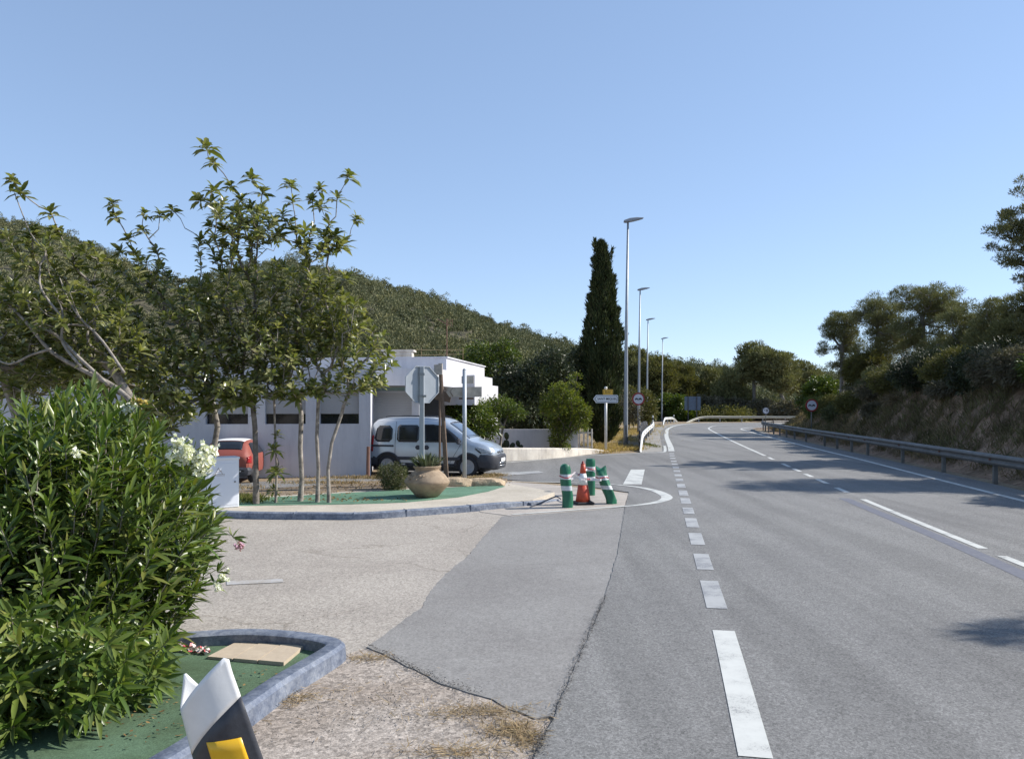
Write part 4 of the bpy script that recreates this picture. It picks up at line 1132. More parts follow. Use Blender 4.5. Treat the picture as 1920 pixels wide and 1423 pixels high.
p = MB(); hbox(p, (B0[0] - .3, B0[1] + .25), 4.2, .5, 2.62, 2.74)
hp(p, 'porch_fascia', 'greenroof')
g = MB(); C0 = (at(890, 720, 29.0)[0], 29.0); hbox(g, C0, 3.3, 3.4, 2.15, 3.28)
hp(g, 'side_wing', 'plaster')
g = MB(); hbox(g, (C0[0] - .02, C0[1] + 2.0), 2.6, 1.8, 0, 2.15); 
hp(g, 'wing_wall', 'plaster')
g = MB(); hbox(g, (at(918, 720, 34.5)[0], 34.5), 1.0, 2.0, 0, 3.05)
hp(g, 'back_wall', 'plaster')
# wall behind the porch with garage shutter and door
g = MB(); GY = 26.0
def gx(px, Y=GY): return (px - CX) / F * Y
def fbox(mb, px0, px1, z0, z1, y, t=.2): mb.box(((gx(px0, y) + gx(px1, y)) / 2, y + t / 2, (z0 + z1) / 2), (gx(px1, y) - gx(px0, y), t, z1 - z0))
fbox(g, 680, 700, 0, 2.62, GY); fbox(g, 772, 786, 0, 2.62, GY); fbox(g, 700, 772, 2.56, 2.62, GY)
hp(g, 'porch_wall', 'plaster')
g = MB(); g.box((gx(740), 30.4, 1.3), (2.2, .2, 2.6)); hp(g, 'partition', 'plaster')
g = MB()
for k in range(16): fbox(g, 700, 772, 1.25 + k * .083, 1.25 + k * .083 + .078, GY + .07, .03)
sh_ = hp(g, 'garage_shutter', 'shutter')
g = MB(); fbox(g, 700, 772, 0, 1.24, GY + .12, .04); hp(g, 'shutter_opening', 'darkgap')
g = MB(); fbox(g, 786, 832, 0, 2.6, GY + .5, .08); dr = hp(g, 'door', 'darkgap')
g = MB(); g.tube([at(838, 672, 31.2), at(838, 598, 31.2)], .02, 6)
g.tube([at(820, 598, 31.2), at(842, 610, 30.7)], .012, 4)
for k in range(6):
    a = Vector(at(821 + 4 * k, 599 + 2.2 * k, 31.2 - .08 * k)); g.tube([a + Vector((0, -.25, -.0)), a + Vector((0, .25, 0))], .008, 4)
for k in range(4): g.tube([at(838 + k * 3.5, 598, 31), at(838 + k * 3.5, 612, 31)], .006, 4)
g.tube([at(838, 605, 31), at(850, 600, 31)], .006, 4)
hp(g, 'antenna', 'rust')
g = MB(); 
for (y0, y1) in ((668, 664), (655, 657)): g.tube([at(700, y0, 33), at(870, y1, 33)], .009, 4)
for px in (705, 790, 868): g.tube([at(px, 674, 33), at(px, 652, 33)], .012, 4)
hp(g, 'roof_wires', 'straw')
g = MB(); a = at(748, 657, 36); g.box((a[0], a[1], a[2] - .3), (1.3, .8, .45)); g.box((a[0], a[1], a[2] - .03), (1.5, 1.0, .08))
hp(g, 'chimney', 'lowplaster')

# low rounded retaining wall along the side road
lw = MB(); pts = [(-3.0, 27.9), (-1.6, 28.7), (-.3, 29.5), (1.7, 31.3), (3.4, 33.9), (4.35, 34.7)]
hs = [.60, .58, .52, .42, .26, .10]
pth = smooth_path([(x, y, h_) for (x, y), h_ in zip(pts, hs)], 5)
vs = []; fs = []
for i, p in enumerate(pth):
    d = (pth[min(i + 1, len(pth) - 1)] - pth[max(i - 1, 0)]); d.z = 0; d.normalize(); n = Vector((d.y, -d.x, 0))
    h_ = max(.06, p.z); q = Vector((p.x, p.y, 0))
    ring = [q + n * .02, q + n * .02 + Vector((0, 0, h_ - .04)), q + n * -.02 + Vector((0, 0, h_)), q - n * .18 + Vector((0, 0, h_)), q - n * .22 + Vector((0, 0, h_ - .04)), q - n * .22 - Vector((0, 0, .02))]
    vs += ring
    if i:
        for k in range(5): fs.append(((i - 1) * 6 + k, (i - 1) * 6 + k + 1, i * 6 + k + 1, i * 6 + k))
fs.append(tuple(range(6))); fs.append(tuple(range(len(vs) - 6, len(vs))))
lw.add(vs, fs)
tag(lw.build('retaining_wall', M['lowplaster'], autos=35), 'low cream rendered wall curving along the side road in front of the van nose', 'wall')
# garden wall
gw = empty('garden_wall', (1.0, 33.4, 0), 'white garden wall under the dark evergreen tree', 'wall')
g = MB(); g.box((-1.1, 0, .56), (4.2, .2, 1.12)); g.build('wall', M['plaster'], gw)
g = MB(); g.box((1.42, .0, .56), (.84, .22, 1.16)); g.build('end_pillar', M['plaster'], gw)
# slat gate
gt = empty('garden_gate', (3.15, 34.6, 0), 'gate of pale upright slats beside the end of the garden wall', 'gate')
for k, x in enumerate((-.32, -.14, .06, .24, .42)):
    g = MB(); g.box((x, 0, .55 + .04 * (k % 2)), (.075, .03, 1.1 + .08 * (k % 2)), None, .01); g.build('slat', M['lowplaster'], gt)
g = MB(); g.box((.05, .04, .3), (.85, .03, .06)); g.build('rail', M['lowplaster'], gt)
g = MB(); g.box((.05, .04, .92), (.85, .03, .06)); g.build('rail', M['lowplaster'], gt)
# planters / cacti at the foot of the garden wall
cp = empty('cactus', (-.25, 32.3, .25), 'prickly cactus with flat pads in front of the garden wall', 'cactus')
g = MB()
for (x, z, s, a) in ((0, .25, .22, .1), (.02, .62, .16, -.2), (.26, .2, .16, .5), (.5, .3, .14, -.2), (-.2, .2, .14, -.5), (.62, .14, .13, .4)):
    MM = Matrix.Translation((x, 0, z)) @ Matrix.Rotation(a, 4, 'Y') @ Matrix.Diagonal((s * .7, .05, s, 1))
    g.lathe([(.05, -1), (.6, -.8), (1, 0), (.7, .75), (.05, 1)], 12, MM)
g.build('pads', M['darkleaf'], cp, True)

# ------------------------------------------------------------------ cabinet, posts, signs on the island
bx = gp(405, 953, ISZ)
cab = empty('utility_cabinet', (bx[0], bx[1] + .22, ISZ), 'white electricity cabinet standing on the blue kerbed island', 'cabinet', rz=R(32))
g = MB(); g.box((0, 0, .475), (.64, .34, .95), None, .008); g.build('body', M['boxwhite'], cab)
g = MB(); g.box((0, -.002, .965), (.67, .38, .05), None, .012); g.build('lid', M['boxwhite'], cab)
g = MB(); g.box((.02, -.172, .46), (.56, .006, .82), None, .002); dd = g.build('door', M['boxwhite'], cab)
g = MB(); g.tube([(.24, -.178, .5), (.24, -.19, .5)], .016, 8); g.build('lock', M['galv_dark'], dd)
lg = MB()
for a, b_ in (((-.08, .66), (-.02, .78)), ((-.02, .78), (.06, .66)), ((-.12, .66), (.10, .655)), ((-.05, .70), (.04, .72)), ((-.12, .635), (.10, .63))):
    lg.tube([(a[0] - .05, -.1765, a[1]), (b_[0] - .05, -.1765, b_[1])], .0035, 4)
lg.build('emblem', M['terracotta'], dd)

sp_ = gp(791, 914, ISZ)
ss = empty('stop_sign', (sp_[0], sp_[1], ISZ), 'back of an octagonal stop sign on a grey post behind the clay pot', 'sign')
hz = H - (687 - HY) / F * sp_[1] - ISZ
g = MB(); g.box((0, 0, hz / 2), (.115, .06, hz), None, .008); g.build('post', M['alu'], ss)
g = MB(); rr = .49; oct_ = [(rr * math.cos(R(22.5 + 45 * k)), rr * math.sin(R(22.5 + 45 * k))) for k in range(8)]
zc = H - (721 - HY) / F * sp_[1] - ISZ
yaw = R(33)
MM = Matrix.Translation((0, .06, zc)) @ Matrix.Rotation(yaw, 4, 'Z') @ Matrix.Rotation(R(90), 4, 'X')
g.prism(oct_, -.012, .0, MM); pl = g.build('plate', M['alu'], ss)
g = MB()
for k in range(8):
    a = Vector((oct_[k][0], oct_[k][1], .012)) ; b2 = Vector((oct_[(k + 1) % 8][0], oct_[(k + 1) % 8][1], .012))
    ia, ib = a * .955, b2 * .955; ia.z = ib.z = .012
    a0, b0 = a.copy(), b2.copy(); a0.z = b0.z = -.0; ia0, ib0 = ia.copy(), ib.copy(); ia0.z = ib0.z = 0
    g.add([MM @ v for v in (a0, b0, ib0, ia0, a + Vector((0, 0, .012)), b2 + Vector((0, 0, .012)), ib + Vector((0, 0, .012)), ia + Vector((0, 0, .012)))], [(0, 1, 2, 3), (4, 5, 6, 7), (0, 1, 5, 4), (1, 2, 6, 5), (2, 3, 7, 6), (3, 0, 4, 7)])
g.build('rim', M['alu'], pl)
g = MB(); g.tube([(.03, -.035, zc - .28), (.12, -.05, zc - .28)], .03, 10); g.build('clamp', M['galv'], ss)
for dz in (-.28, .25):
    g = MB(); g.box((0, -.034, zc + dz), (.14, .012, .06)); g.build('strap', M['galv'], ss)

# wooden direction sign: dark timber post and grey steel post holding boards
wp = gp(838, 909, ISZ)
ws = empty('wooden_signpost', (wp[0], wp[1], .1), 'weathered dark timber post with a square board end on top beside the grey steel post', 'signpost')
top = H - (683 - HY) / F * wp[1] - .1
lean = -.17
g = MB(); g.tube([(0, 0, -.05), (lean * .5, 0, top * .5), (lean, 0, top)], [.06, .055, .05], 8); g.build('post', M['wood_dark'], ws)
g = MB(); g.box((lean - .04, -.06, top - .14), (.21, .10, .26), None, .01); g.box((lean + .01, -.03, top - .02), (.10, .14, .08)); g.build('board', M['wood_grey'], ws)
mp_ = gp(871, 909, ISZ)
ms = empty('direction_sign', (mp_[0], mp_[1], .1), 'grey steel post with two wooden boards, the lower one cut as an arrow', 'signpost')
mt = H - (694 - HY) / F * mp_[1] - .1
g = MB(); g.tube([(0, 0, -.05), (0, 0, mt)], .052, 12); g.lathe([(.052, 0), (.04, .03), (.01, .045)], 12, Matrix.Translation((0, 0, mt))); g.build('post', M['alu'], ms, True)
def mx(px): return (px - 871) / F * mp_[1]
def mz(py): return H - (py - HY) / F * mp_[1] - .1
g = MB(); g.prism([(mx(840), mz(726)), (mx(903), mz(725)), (mx(903), mz(744)), (mx(842), mz(744)), (mx(836), mz(735))], -.02, .02, Matrix.Translation((0, .085, 0)) @ Matrix.Rotation(R(90), 4, 'X')); br = g.build('board', M['wood_grey'], ms)
g = MB()
g.tube([(mx(849), .062, mz(727)), (mx(843), .062, mz(734)), (mx(849), .062, mz(743))], .008, 5); g.build('arrow', M['wood_dark'], br)
g = MB(); g.box(((mx(865) + mx(888)) / 2, .085, mz(712)), (mx(888) - mx(865), .04, mz(705) - mz(719)), None, .005); g.build('board', M['wood_grey'], ms)
g = MB(); g.box((mx(874), .10, mz(747)), (mx(888) - mx(860), .05, .05)); g.build('bracket', M['wood_dark'], ms)
# brown board behind the posts
bb = empty('brown_board', (mx(822) + mp_[0], mp_[1] + 1.4, 0), 'dark brown plank sign seen between the stop sign and the timber post', 'sign')
Yb = mp_[1] + 1.4
g = MB(); g.box((0, 0, H - (743 - HY) / F * Yb), (.42, .05, .26), Matrix.Rotation(R(12), 3, 'Y')); g.build('board', M['wood_dark'], bb)
g = MB(); g.tube([(-.1, .05, 0), (-.1, .05, H - (743 - HY) / F * Yb)], .03, 8); g.build('post', M['wood_dark'], bb)
st = gp(690, 897)
g = MB(); g.tube([(0, 0, -.05), (0, 0, .5), (.01, 0, .93)], [.055, .05, .05], 8)
o = g.build('timber_bollard', M['rust'], None); o.location = st; tag(o, 'short rusty brown post by the rear of the grey van', 'post')

# ------------------------------------------------------------------ clay pot, plants and boulders
pc = gp(801, 931, ISZ)
pot = empty('clay_pot', (pc[0], pc[1], ISZ), 'big round terracotta jar with relief on its shoulder planted with spiky leaves', 'pot')
pot.scale = (1.06, 1.06, .92)
prof = [(.01, .02), (.20, .0), (.25, .03), (.33, .14), (.42, .26), (.465, .34), (.47, .37), (.455, .40), (.44, .43), (.37, .53), (.30, .59), (.255, .62), (.25, .66), (.285, .70), (.29, .73), (.26, .74), (.235, .72), (.23, .66), (.01, .64)]
g = MB(); g.lathe(prof, 40, None, lambda t, z: .018 * math.sin(3 * t + z * 9) + .010 * math.sin(7 * t - z * 20)); g.build('jar', M['terracotta'], pot, autos=50)
g = MB(); rng = random.Random(4)
for k in range(16):
    a = R(-118 + rng.uniform(-24, 24)); z = .46 + rng.uniform(-.05, .08); rad_ = .44 - (z - .40) * .62
    MM = Matrix.Translation((rad_ * math.cos(a), rad_ * math.sin(a), z)) @ Matrix.Rotation(rng.uniform(0, 3), 4, 'Y') @ Matrix.Diagonal((rng.uniform(.02, .045), .03, rng.uniform(.02, .03), 1))
    g.lathe([(.1, -1), (.8, -.6), (1, 0), (.8, .6), (.1, 1)], 8, MM)
g.build('relief', M['terracotta'], pot, True)
g = MB(); g.tube([(-.27, -.28, .44), (-.36, -.33, .50), (-.30, -.25, .57)], .02, 6); g.build('handle', M['terracotta'], pot, True)
rng = np.random.default_rng(2)
c = NP(); n = 150; a = rng.uniform(0, 6.28, n); rr = rng.uniform(0, .2, n); til = rng.uniform(.1, 1.0, n)
P_ = np.stack([rr * np.cos(a), rr * np.sin(a), np.full(n, .66)], 1); D_ = np.stack([np.cos(a) * til, np.sin(a) * til, np.ones(n)], 1)
add_leaves(c, P_, D_, np.stack([-np.cos(a), -np.sin(a), til], 1), rng.uniform(.22, .5, n), rng.uniform(.03, .055, n), .1, fold=.25)
c.build('spiky_leaves', M['agave'], pot)
def boulder(px, py, w_, d_, h_, label, seed):
    b0 = gp(px, py, .1); rg = random.Random(seed)
    g = MB(); ph = [rg.uniform(0, 6) for _ in range(6)]
    prof = [(.02, 0), (.9, .0), (1.0, .25), (.93, .6), (.7, .88), (.35, .98), (.02, 1.0)]
    g.lathe(prof, 22, Matrix.Diagonal((w_, d_, h_, 1)), lambda t, z: .16 * math.sin(2 * t + ph[0]) + .09 * math.sin(5 * t + ph[1] + z * 4) + .06 * math.sin(9 * t + ph[2] - z * 7))
    o = g.build('boulder', M['rock'], None, autos=32); o.location = (b0[0], b0[1], .07); tag(o, label, 'rock', 'boulders on the island edge')
boulder(853, 912, .46, .26, .26, 'tawny boulder next to the clay pot at the foot of the steel post', 1)
boulder(908, 911, .48, .24, .24, 'long flat tawny boulder at the tip of the green island', 3)
sb = gp(737, 918, .11)
broadleaf('round_shrub', sb, [(sb[0], sb[1], .46, .36, .34, .30), (sb[0], sb[1], .2, .28, .28, .2)], 150, 60, .05, .012, M['rosemary'], M['bark_pale'], 'round rosemary like shrub beside the clay pot', 'shrub', None, trunk_h=.05, spread=.075, seed=71, r_tip=.003)

# ------------------------------------------------------------------ cone and green delineators
GB = 'green bollards round the traffic cone'
def bollard(px, py, hgt_px, label, lean, tilt_y, rz, crumple, seed):
    b0 = gp(px, py, .009); hgt = hgt_px / F * b0[1]
    o = empty('green_bollard', b0, label, 'bollard', GB, rz=rz)
    rg = random.Random(seed); n = 20
    ph = [rg.uniform(0, 6) for _ in range(8)]
    rad_ = .112
    zs = [0, .02, .1, .2, .3, .395, .405, .5, .515, .525, .6, .67, .68, .72, .79, .81, .86, .93, .98, 1.0]
    def ringpt(f, t):
        squash = crumple * (1.0 * max(0, f - .78) + .35 * max(0, .25 - f))
        q = rad_ * (1 + crumple * (.10 * math.sin(3 * t + ph[0] + f * 7) + .07 * math.sin(5 * t + ph[1] - f * 13) + .05 * math.sin(8 * t + f * 23)) )
        q2 = q * (1 - squash * .9)
        x = q * math.cos(t); y = q2 * math.sin(t)
        if f > .94: x *= 1 - (f - .94) * (2.0 if crumple else 2.4); y *= 1 - (f - .94) * (4 if crumple else 2.4)
        z = f * hgt + (crumple * .05 * math.sin(t * 2 + ph[2]) if f > .9 else 0)
        return (x + lean * f * hgt + crumple * .02 * math.sin(f * 6), y + tilt_y * f * hgt, z)
    def part(name, f0, f1, mat, grow=0.0):
        ff = sorted(set([f0, f1] + [f for f in zs if f0 < f < f1])); vs = []; fs = []
        for f in ff:
            for k in range(n):
                p = ringpt(f, 2 * math.pi * k / n)
                cx_, cy_ = lean * f * hgt, tilt_y * f * hgt
                vs.append((cx_ + (p[0] - cx_) * (1 + grow), cy_ + (p[1] - cy_) * (1 + grow), p[2]))
        for i in range(len(ff) - 1):
            for k in range(n): fs.append((i * n + k, i * n + (k + 1) % n, (i + 1) * n + (k + 1) % n, (i + 1) * n + k))
        fs.append(tuple(range(n))); fs.append(tuple(range((len(ff) - 1) * n, len(ff) * n)))
        g = MB(); g.add(vs, fs); return g.build(name, M[mat], o, autos=50)
    part('body', 0, 1, 'green_pl')
    part('reflective_band', .405, .515, 'band', .02)
    part('reflective_band', .67, .79, 'band', .02)
    g = MB(); 
    pts = []
    for k in range(n + 1):
        t = 2 * math.pi * k / n; p = ringpt(.73 + .02 * math.sin(t * 2 + ph[3]), t); cx_ = lean * .73 * hgt
        pts.append((cx_ + (p[0] - cx_) * 1.08, p[1] * 1.08, p[2]))
    g.tube(pts, .012, 5); g.build('tape_wrap', M['tapered'], o)
    return o
bollard(1064, 951, 79, 'green and white bollard standing nearest, left of the cone', -.05, 0, 0, .5, 1)
bollard(1107, 928, 68, 'intact upright green bollard with flat cap behind the cone', 0, 0, 0, .0, 2)
bollard(1146, 944, 67, 'crumpled green bollard leaning over to the right of the cone', -.30, 0, 0, 1.0, 3)
cb = gp(1093, 945, .009)
cone = empty('traffic_cone', cb, 'faded orange and white traffic cone in the middle of the green bollards', 'traffic cone')
g = MB(); g.box((.01, 0, .03), (.40, .38, .06), Matrix.Rotation(R(12), 3, 'Z'), .02); g.box((.17, -.1, .05), (.12, .14, .05), Matrix.Rotation(R(30), 3, 'Y')); g.build('base', M['rubber'], cone)
def cseg(name, z0, z1, r0, r1, mat):
    g = MB(); g.lathe([(r0, z0), (r0 * .5 + r1 * .5, (z0 + z1) / 2), (r1, z1)], 24, Matrix.Shear('XY', 4, (-.0, 0)), lambda t, z: .02 * math.sin(3 * t + z * 8)); return g.build(name, M[mat], cone, True)
cseg('cone_body', .05, .42, .165, .105, 'conered')
cseg('white_sleeve', .42, .66, .108, .068, 'white')
cseg('cone_top', .66, .86, .066, .046, 'conered')
g = MB(); g.lathe([(.046, .86), (.03, .875), (.026, .90), (.018, .92)], 12); g.build('tip', M['signred'], cone, True)
# tape strung round them
tp_ = empty('barrier_tape', (cb[0], cb[1], .5), 'crumpled red and white barrier tape strung between the cone and green bollards', 'tape')
def tape(pts, w_, mat, name='tape'):
    g = MB(); vs = []; fs = []; pts = smooth_path(pts, 5); rg = random.Random(3)
    for i, p in enumerate(pts):
        d = Vector((0, .3 * math.sin(i * .9), 1)).normalized() * w_ / 2 * (1 + .3 * math.sin(i * 1.7))
        vs += [p + d, p - d]
        if i: fs.append((2 * i - 2, 2 * i - 1, 2 * i + 1, 2 * i))
    g.add([(v[0] - cb[0], v[1] - cb[1], v[2] - .5) for v in vs], fs)
    o = g.build(name, M[mat], tp_, fix=False)
    sm = o.modifiers.new('s', 'SOLIDIFY'); sm.thickness = .004
    return o
Yt = cb[1]
tape([at(1070, 893, Yt - .2), at(1078, 886, Yt - .1), at(1085, 890, Yt), at(1092, 884, Yt + .1), at(1101, 880, Yt + .8)], .045, 'tapewhite')
tape([at(1070, 899, Yt - .25), at(1080, 895, Yt - .2), at(1092, 898, Yt - .2), at(1108, 898, Yt - .1), at(1125, 900, Yt - .1), at(1128, 898, Yt)], .05, 'tapewhite')
tape([at(1113, 881, Yt + .9), at(1119, 890, Yt + .5), at(1124, 898, Yt + .1)], .05, 'tapewhite')
tape([at(1085, 890, Yt - .04), at(1089, 887, Yt + .05)], .03, 'tapered', 'red_stripe')
tape([at(1101, 898.5, Yt - .2), at(1107, 898.3, Yt - .16)], .03, 'tapered', 'red_stripe')
# dark strap trailing along the kerb
sr = MB(); stp = smooth_path([gp(*p, z) for p, z in (((1052, 937), .12), ((1044, 932), .16), ((1036, 934), .15), ((1022, 940), .08), ((1008, 946), .02), ((995, 951), .012))], 5)
vs = []; fs = []
for i, p in enumerate(stp):
    vs += [p + Vector((0, .03, .012)), p + Vector((0, -.03, 0)), p + Vector((0, -.03, .012)), p + Vector((0, .03, .024))]
    if i:
        for k in range(4): fs.append(((i - 1) * 4 + k, (i - 1) * 4 + (k + 1) % 4, i * 4 + (k + 1) % 4, i * 4 + k))
sr.add(vs, fs); tag(sr.build('strap', M['blackplastic']), 'dark flattened strap trailing from the nearest bollard onto the pavement edge', 'strap')

# ------------------------------------------------------------------ street lamps
GL = 'street lamps along the road'
def lamp():
    o = empty('street_lamp', (0, 0, 0), 'x', 'street lamp', GL)
    g = MB(); g.tube([(0, 0, 0), (0, 0, .9), (.0, 0, 6), (.05, 0, 11.6)], [.135, .115, .085, .05], 12); g.build('pole', M['galv'], o, True)
    g = MB(); g.box((0, 0, .02), (.4, .4, .04)); g.build('base_plate', M['galv'], o)
    h = MB()
    pr = [(-.22, -.02), (-.1, -.06), (.3, -.05), (.80, .02), (.82, .05), (.45, .12), (.1, .13), (-.2, .07)]
    vs = []; n = len(pr)
    for yy_, s in ((-.15, .72), (-.10, 1), (.10, 1), (.15, .72)):
        vs += [(x if s == 1 else x * .92, yy_, z * s) for x, z in pr]
    fs = [(i * n + k, i * n + (k + 1) % n, (i + 1) * n + (k + 1) % n, (i + 1) * n + k) for i in range(3) for k in range(n)] + [tuple(range(n)), tuple(range(3 * n, 4 * n))]
    MM = Matrix.Translation((.05, 0, 11.68)) @ Matrix.Rotation(R(-9), 4, 'Y')
    h.add([MM @ Vector(v) for v in vs], fs); hd = h.build('lamp_head', M['lamphead'], o, autos=40)
    g = MB(); g.add([MM @ Vector(v) for v in ((0, -.09, -.065), (.6, -.09, -.02), (.6, .09, -.02), (0, .09, -.065))], [(0, 1, 2, 3)]); g.build('lens', M['lens'], hd)
    g = MB(); g.box((0, -.10, .9), (.09, .06, .5)); g.build('service_door', M['galv_dark'], o)
    return o
L0 = lamp()
for i, (px, Y, s, lb) in enumerate(((1173, 40.0, 1.0, 'tallest looking grey street lamp beside the cypress'), (1197.5, 63.5, 1.0, 'second street lamp, standing behind the round no overtaking sign'), (1213, 85.5, 1.0, 'third street lamp along the road past the dark barrier sheet'), (1241, 108.0, .99, 'farthest and smallest street lamp at the bend'))):
    o = L0 if i == 0 else copy_tree(L0)
    o.location = ((px - CX) / F * Y, Y, -.01); o.scale = (s, s, s); o.rotation_euler = (0, R(.35), 0)
    o['label'] = lb

# ------------------------------------------------------------------ text and signs
def text_mesh(body, size, name, mat, parent, loc, rot=(R(90), 0, 0), extrude=.003, sx=1.0, offset=0.0):
    cu = bpy.data.curves.new(name, 'FONT'); cu.body = body; cu.size = size; cu.extrude = extrude; cu.align_x = 'CENTER'; cu.align_y = 'CENTER'; cu.offset = offset
    tmp = bpy.data.objects.new(name, cu); COL.objects.link(tmp)
    dg = bpy.context.evaluated_depsgraph_get()
    me = bpy.data.meshes.new_from_object(tmp.evaluated_get(dg))
    bpy.data.objects.remove(tmp)
    me.materials.clear()
    o = link_mesh(name, me, mat, parent)
    o.location = loc; o.rotation_euler = rot; o.scale = (sx, 1, 1)
    return o
VX = Matrix.Rotation(R(90), 4, 'X')
sg = gp(1136, 849.5)
YS = sg[1]
s = empty('direction_sign', sg, 'white arrow sign reading Sant Miquel with yellow road number plate above, before the cypress', 'sign')
def lx(px): return (px - 1136) / F * YS
def lz(py): return H - (py - HY) / F * YS
g = MB(); g.tube([(0, .04, -.05), (0, .04, lz(727))], .062, 12); g.lathe([(.07, 0), (.075, .05), (.05, .09), (.01, .1)], 12, Matrix.Translation((0, .04, lz(729)))); g.build('post', M['galv_light'], s, True)
Wd_, Hd_ = (lx(1158) - lx(1112)), (lz(740.5) - lz(755.5))
cz = lz(748)
def arrow_poly(i):
    x0, x1, h_ = lx(1112) + i * 1.5, lx(1158.5) - i, Hd_ / 2 - i
    return [(x0, 0), (x0 + h_ * .72, -h_), (x1 - .04, -h_), (x1, -h_ + .04), (x1, h_ - .04), (x1 - .04, h_), (x0 + h_ * .72, h_)]
TZ = lambda y: Matrix.Translation((0, y, cz)) @ VX
g = MB(); g.prism(arrow_poly(0), -.025, .025, TZ(-.06)); ap = g.build('arrow_plate', M['signwhite'], s)
g = MB(); g.prism(arrow_poly(.035), 0, .003, TZ(-.0855)); g.build('border', M['black'], ap)
g = MB(); g.prism(arrow_poly(.052), 0, .003, TZ(-.0890)); g.build('face', M['signwhite'], ap)
text_mesh('SANT MIQUEL', .155, 'lettering', M['black'], ap, (lx(1138), -.0935, cz), extrude=.001, offset=.002, sx=.9)
def rrect(w_, h_, r):
    out = []
    for cx_, cy_, a0 in ((w_ / 2 - r, h_ / 2 - r, 0), (-w_ / 2 + r, h_ / 2 - r, 90), (-w_ / 2 + r, -h_ / 2 + r, 180), (w_ / 2 - r, -h_ / 2 + r, 270)):
        for k in range(4): a = R(a0 + 30 * k); out.append((cx_ + r * math.cos(a), cy_ + r * math.sin(a)))
    return out
TY = lambda y: Matrix.Translation(((lx(1130) + lx(1149)) / 2, y, lz(735.3))) @ VX
w_, h_ = lx(1149) - lx(1130), lz(730) - lz(740.5)
g = MB(); g.prism(rrect(w_, h_, .05), -.02, .02, TY(-.05)); np2 = g.build('number_plate', M['signyellow'], s)
g = MB(); g.prism(rrect(w_ - .05, h_ - .05, .04), 0, .003, TY(-.0705)); g.build('border', M['black'], np2)
g = MB(); g.prism(rrect(w_ - .075, h_ - .075, .03), 0, .003, TY(-.0740)); g.build('face', M['signyellow'], np2)
text_mesh('EI-321', .125, 'lettering', M['black'], np2, ((lx(1130) + lx(1149)) / 2, -.079, lz(735.3)), extrude=.001, offset=.002, sx=.8)

def round_sign(name, px, py, Y, r, label, ring, ringmat, zb=0.0, inner=.76, group=None, postx=0):
    x = (px - CX) / F * Y; cz = H - (py - HY) / F * Y - zb
    o = empty(name, (x, Y, zb), label, 'sign', group)
    g = MB(); g.tube([(postx, .05, -.05), (postx, .05, cz + r * .8)], .038, 10); g.build('post', M['galv_dark'], o, True)
    def disc(R_, n=32): return [(R_ * math.cos(2 * math.pi * k / n), R_ * math.sin(2 * math.pi * k / n)) for k in range(n)]
    T_ = lambda y: Matrix.Translation((0, y, cz)) @ VX
    g = MB(); g.prism(disc(r), -.015, .015, T_(0)); p = g.build('plate', M[ringmat], o)
    g = MB(); g.prism(disc(r * inner), 0, .004, T_(-.016)); f = g.build('face', M['signface'], p)
    return o, f, cz
def overtaking(f, cz, r):
    """two little cars side by side"""
    for cx_, mt_, nm in ((-.30 * r, 'postblack', 'car_symbol'), (.27 * r, 'black', 'car_symbol')):
        g = MB(); s_ = r * .26
        g.prism([(cx_ - s_, -.02 * r), (cx_ - s_ * .85, .10 * r), (cx_ - s_ * .55, .13 * r), (cx_ - s_ * .4, .20 * r), (cx_ + s_ * .4, .20 * r), (cx_ + s_ * .55, .13 * r), (cx_ + s_ * .85, .10 * r), (cx_ + s_, -.02 * r), (cx_ + s_, -.14 * r), (cx_ + s_ * .6, -.14 * r), (cx_ + s_ * .55, -.06 * r), (cx_ - s_ * .55, -.06 * r), (cx_ - s_ * .6, -.14 * r), (cx_ - s_, -.14 * r)], 0, .004, Matrix.Translation((0, -.0205, cz - .04 * r)) @ VX)
        g.build(nm, M[mt_], f)
GN = 'round road signs'
o, f, cz = round_sign('no_overtaking_sign', 1197, 748, 60.0, .50, 'red ringed no overtaking sign in front of the second street lamp', .76, 'signred', group=GN, postx=-.04); overtaking(f, cz, .5)
o, f, cz = round_sign('no_overtaking_sign', 1522, 760, 50.0, .41, 'dark ringed no overtaking sign behind the long crash barrier, against red earth', .7, 'signred', group=GN); overtaking(f, cz, .41)
o, f, cz = round_sign('speed_limit_sign', 1436, 770, 88.0, .42, 'small round speed limit sign reading 60 at the bend', .84, 'postblack', group=GN)
text_mesh('60', .46, 'lettering', M['black'], f, (0, -.024, cz), extrude=.002, offset=.018)
bs = empty('sign_back', ((1298.5 - CX) / F * 106, 106, 0), 'blue grey back of a large rectangular road sign at the bend', 'sign')
z0_, z1_ = H - (769 - HY) / F * 106, H - (743.5 - HY) / F * 106
g = MB()
for k in range(10):
    hh = (z1_ - z0_) / 10; g.box((0, 0, z0_ + hh * (k + .5)), (2.2, .05, hh * .93))
g.build('panel', M['blueback'], bs)
for x in (-.62, .55):
    g = MB(); g.box((x, -.08, z1_ / 2 - .03), (.12, .1, z1_)); g.build('post', M['postblack'], bs)

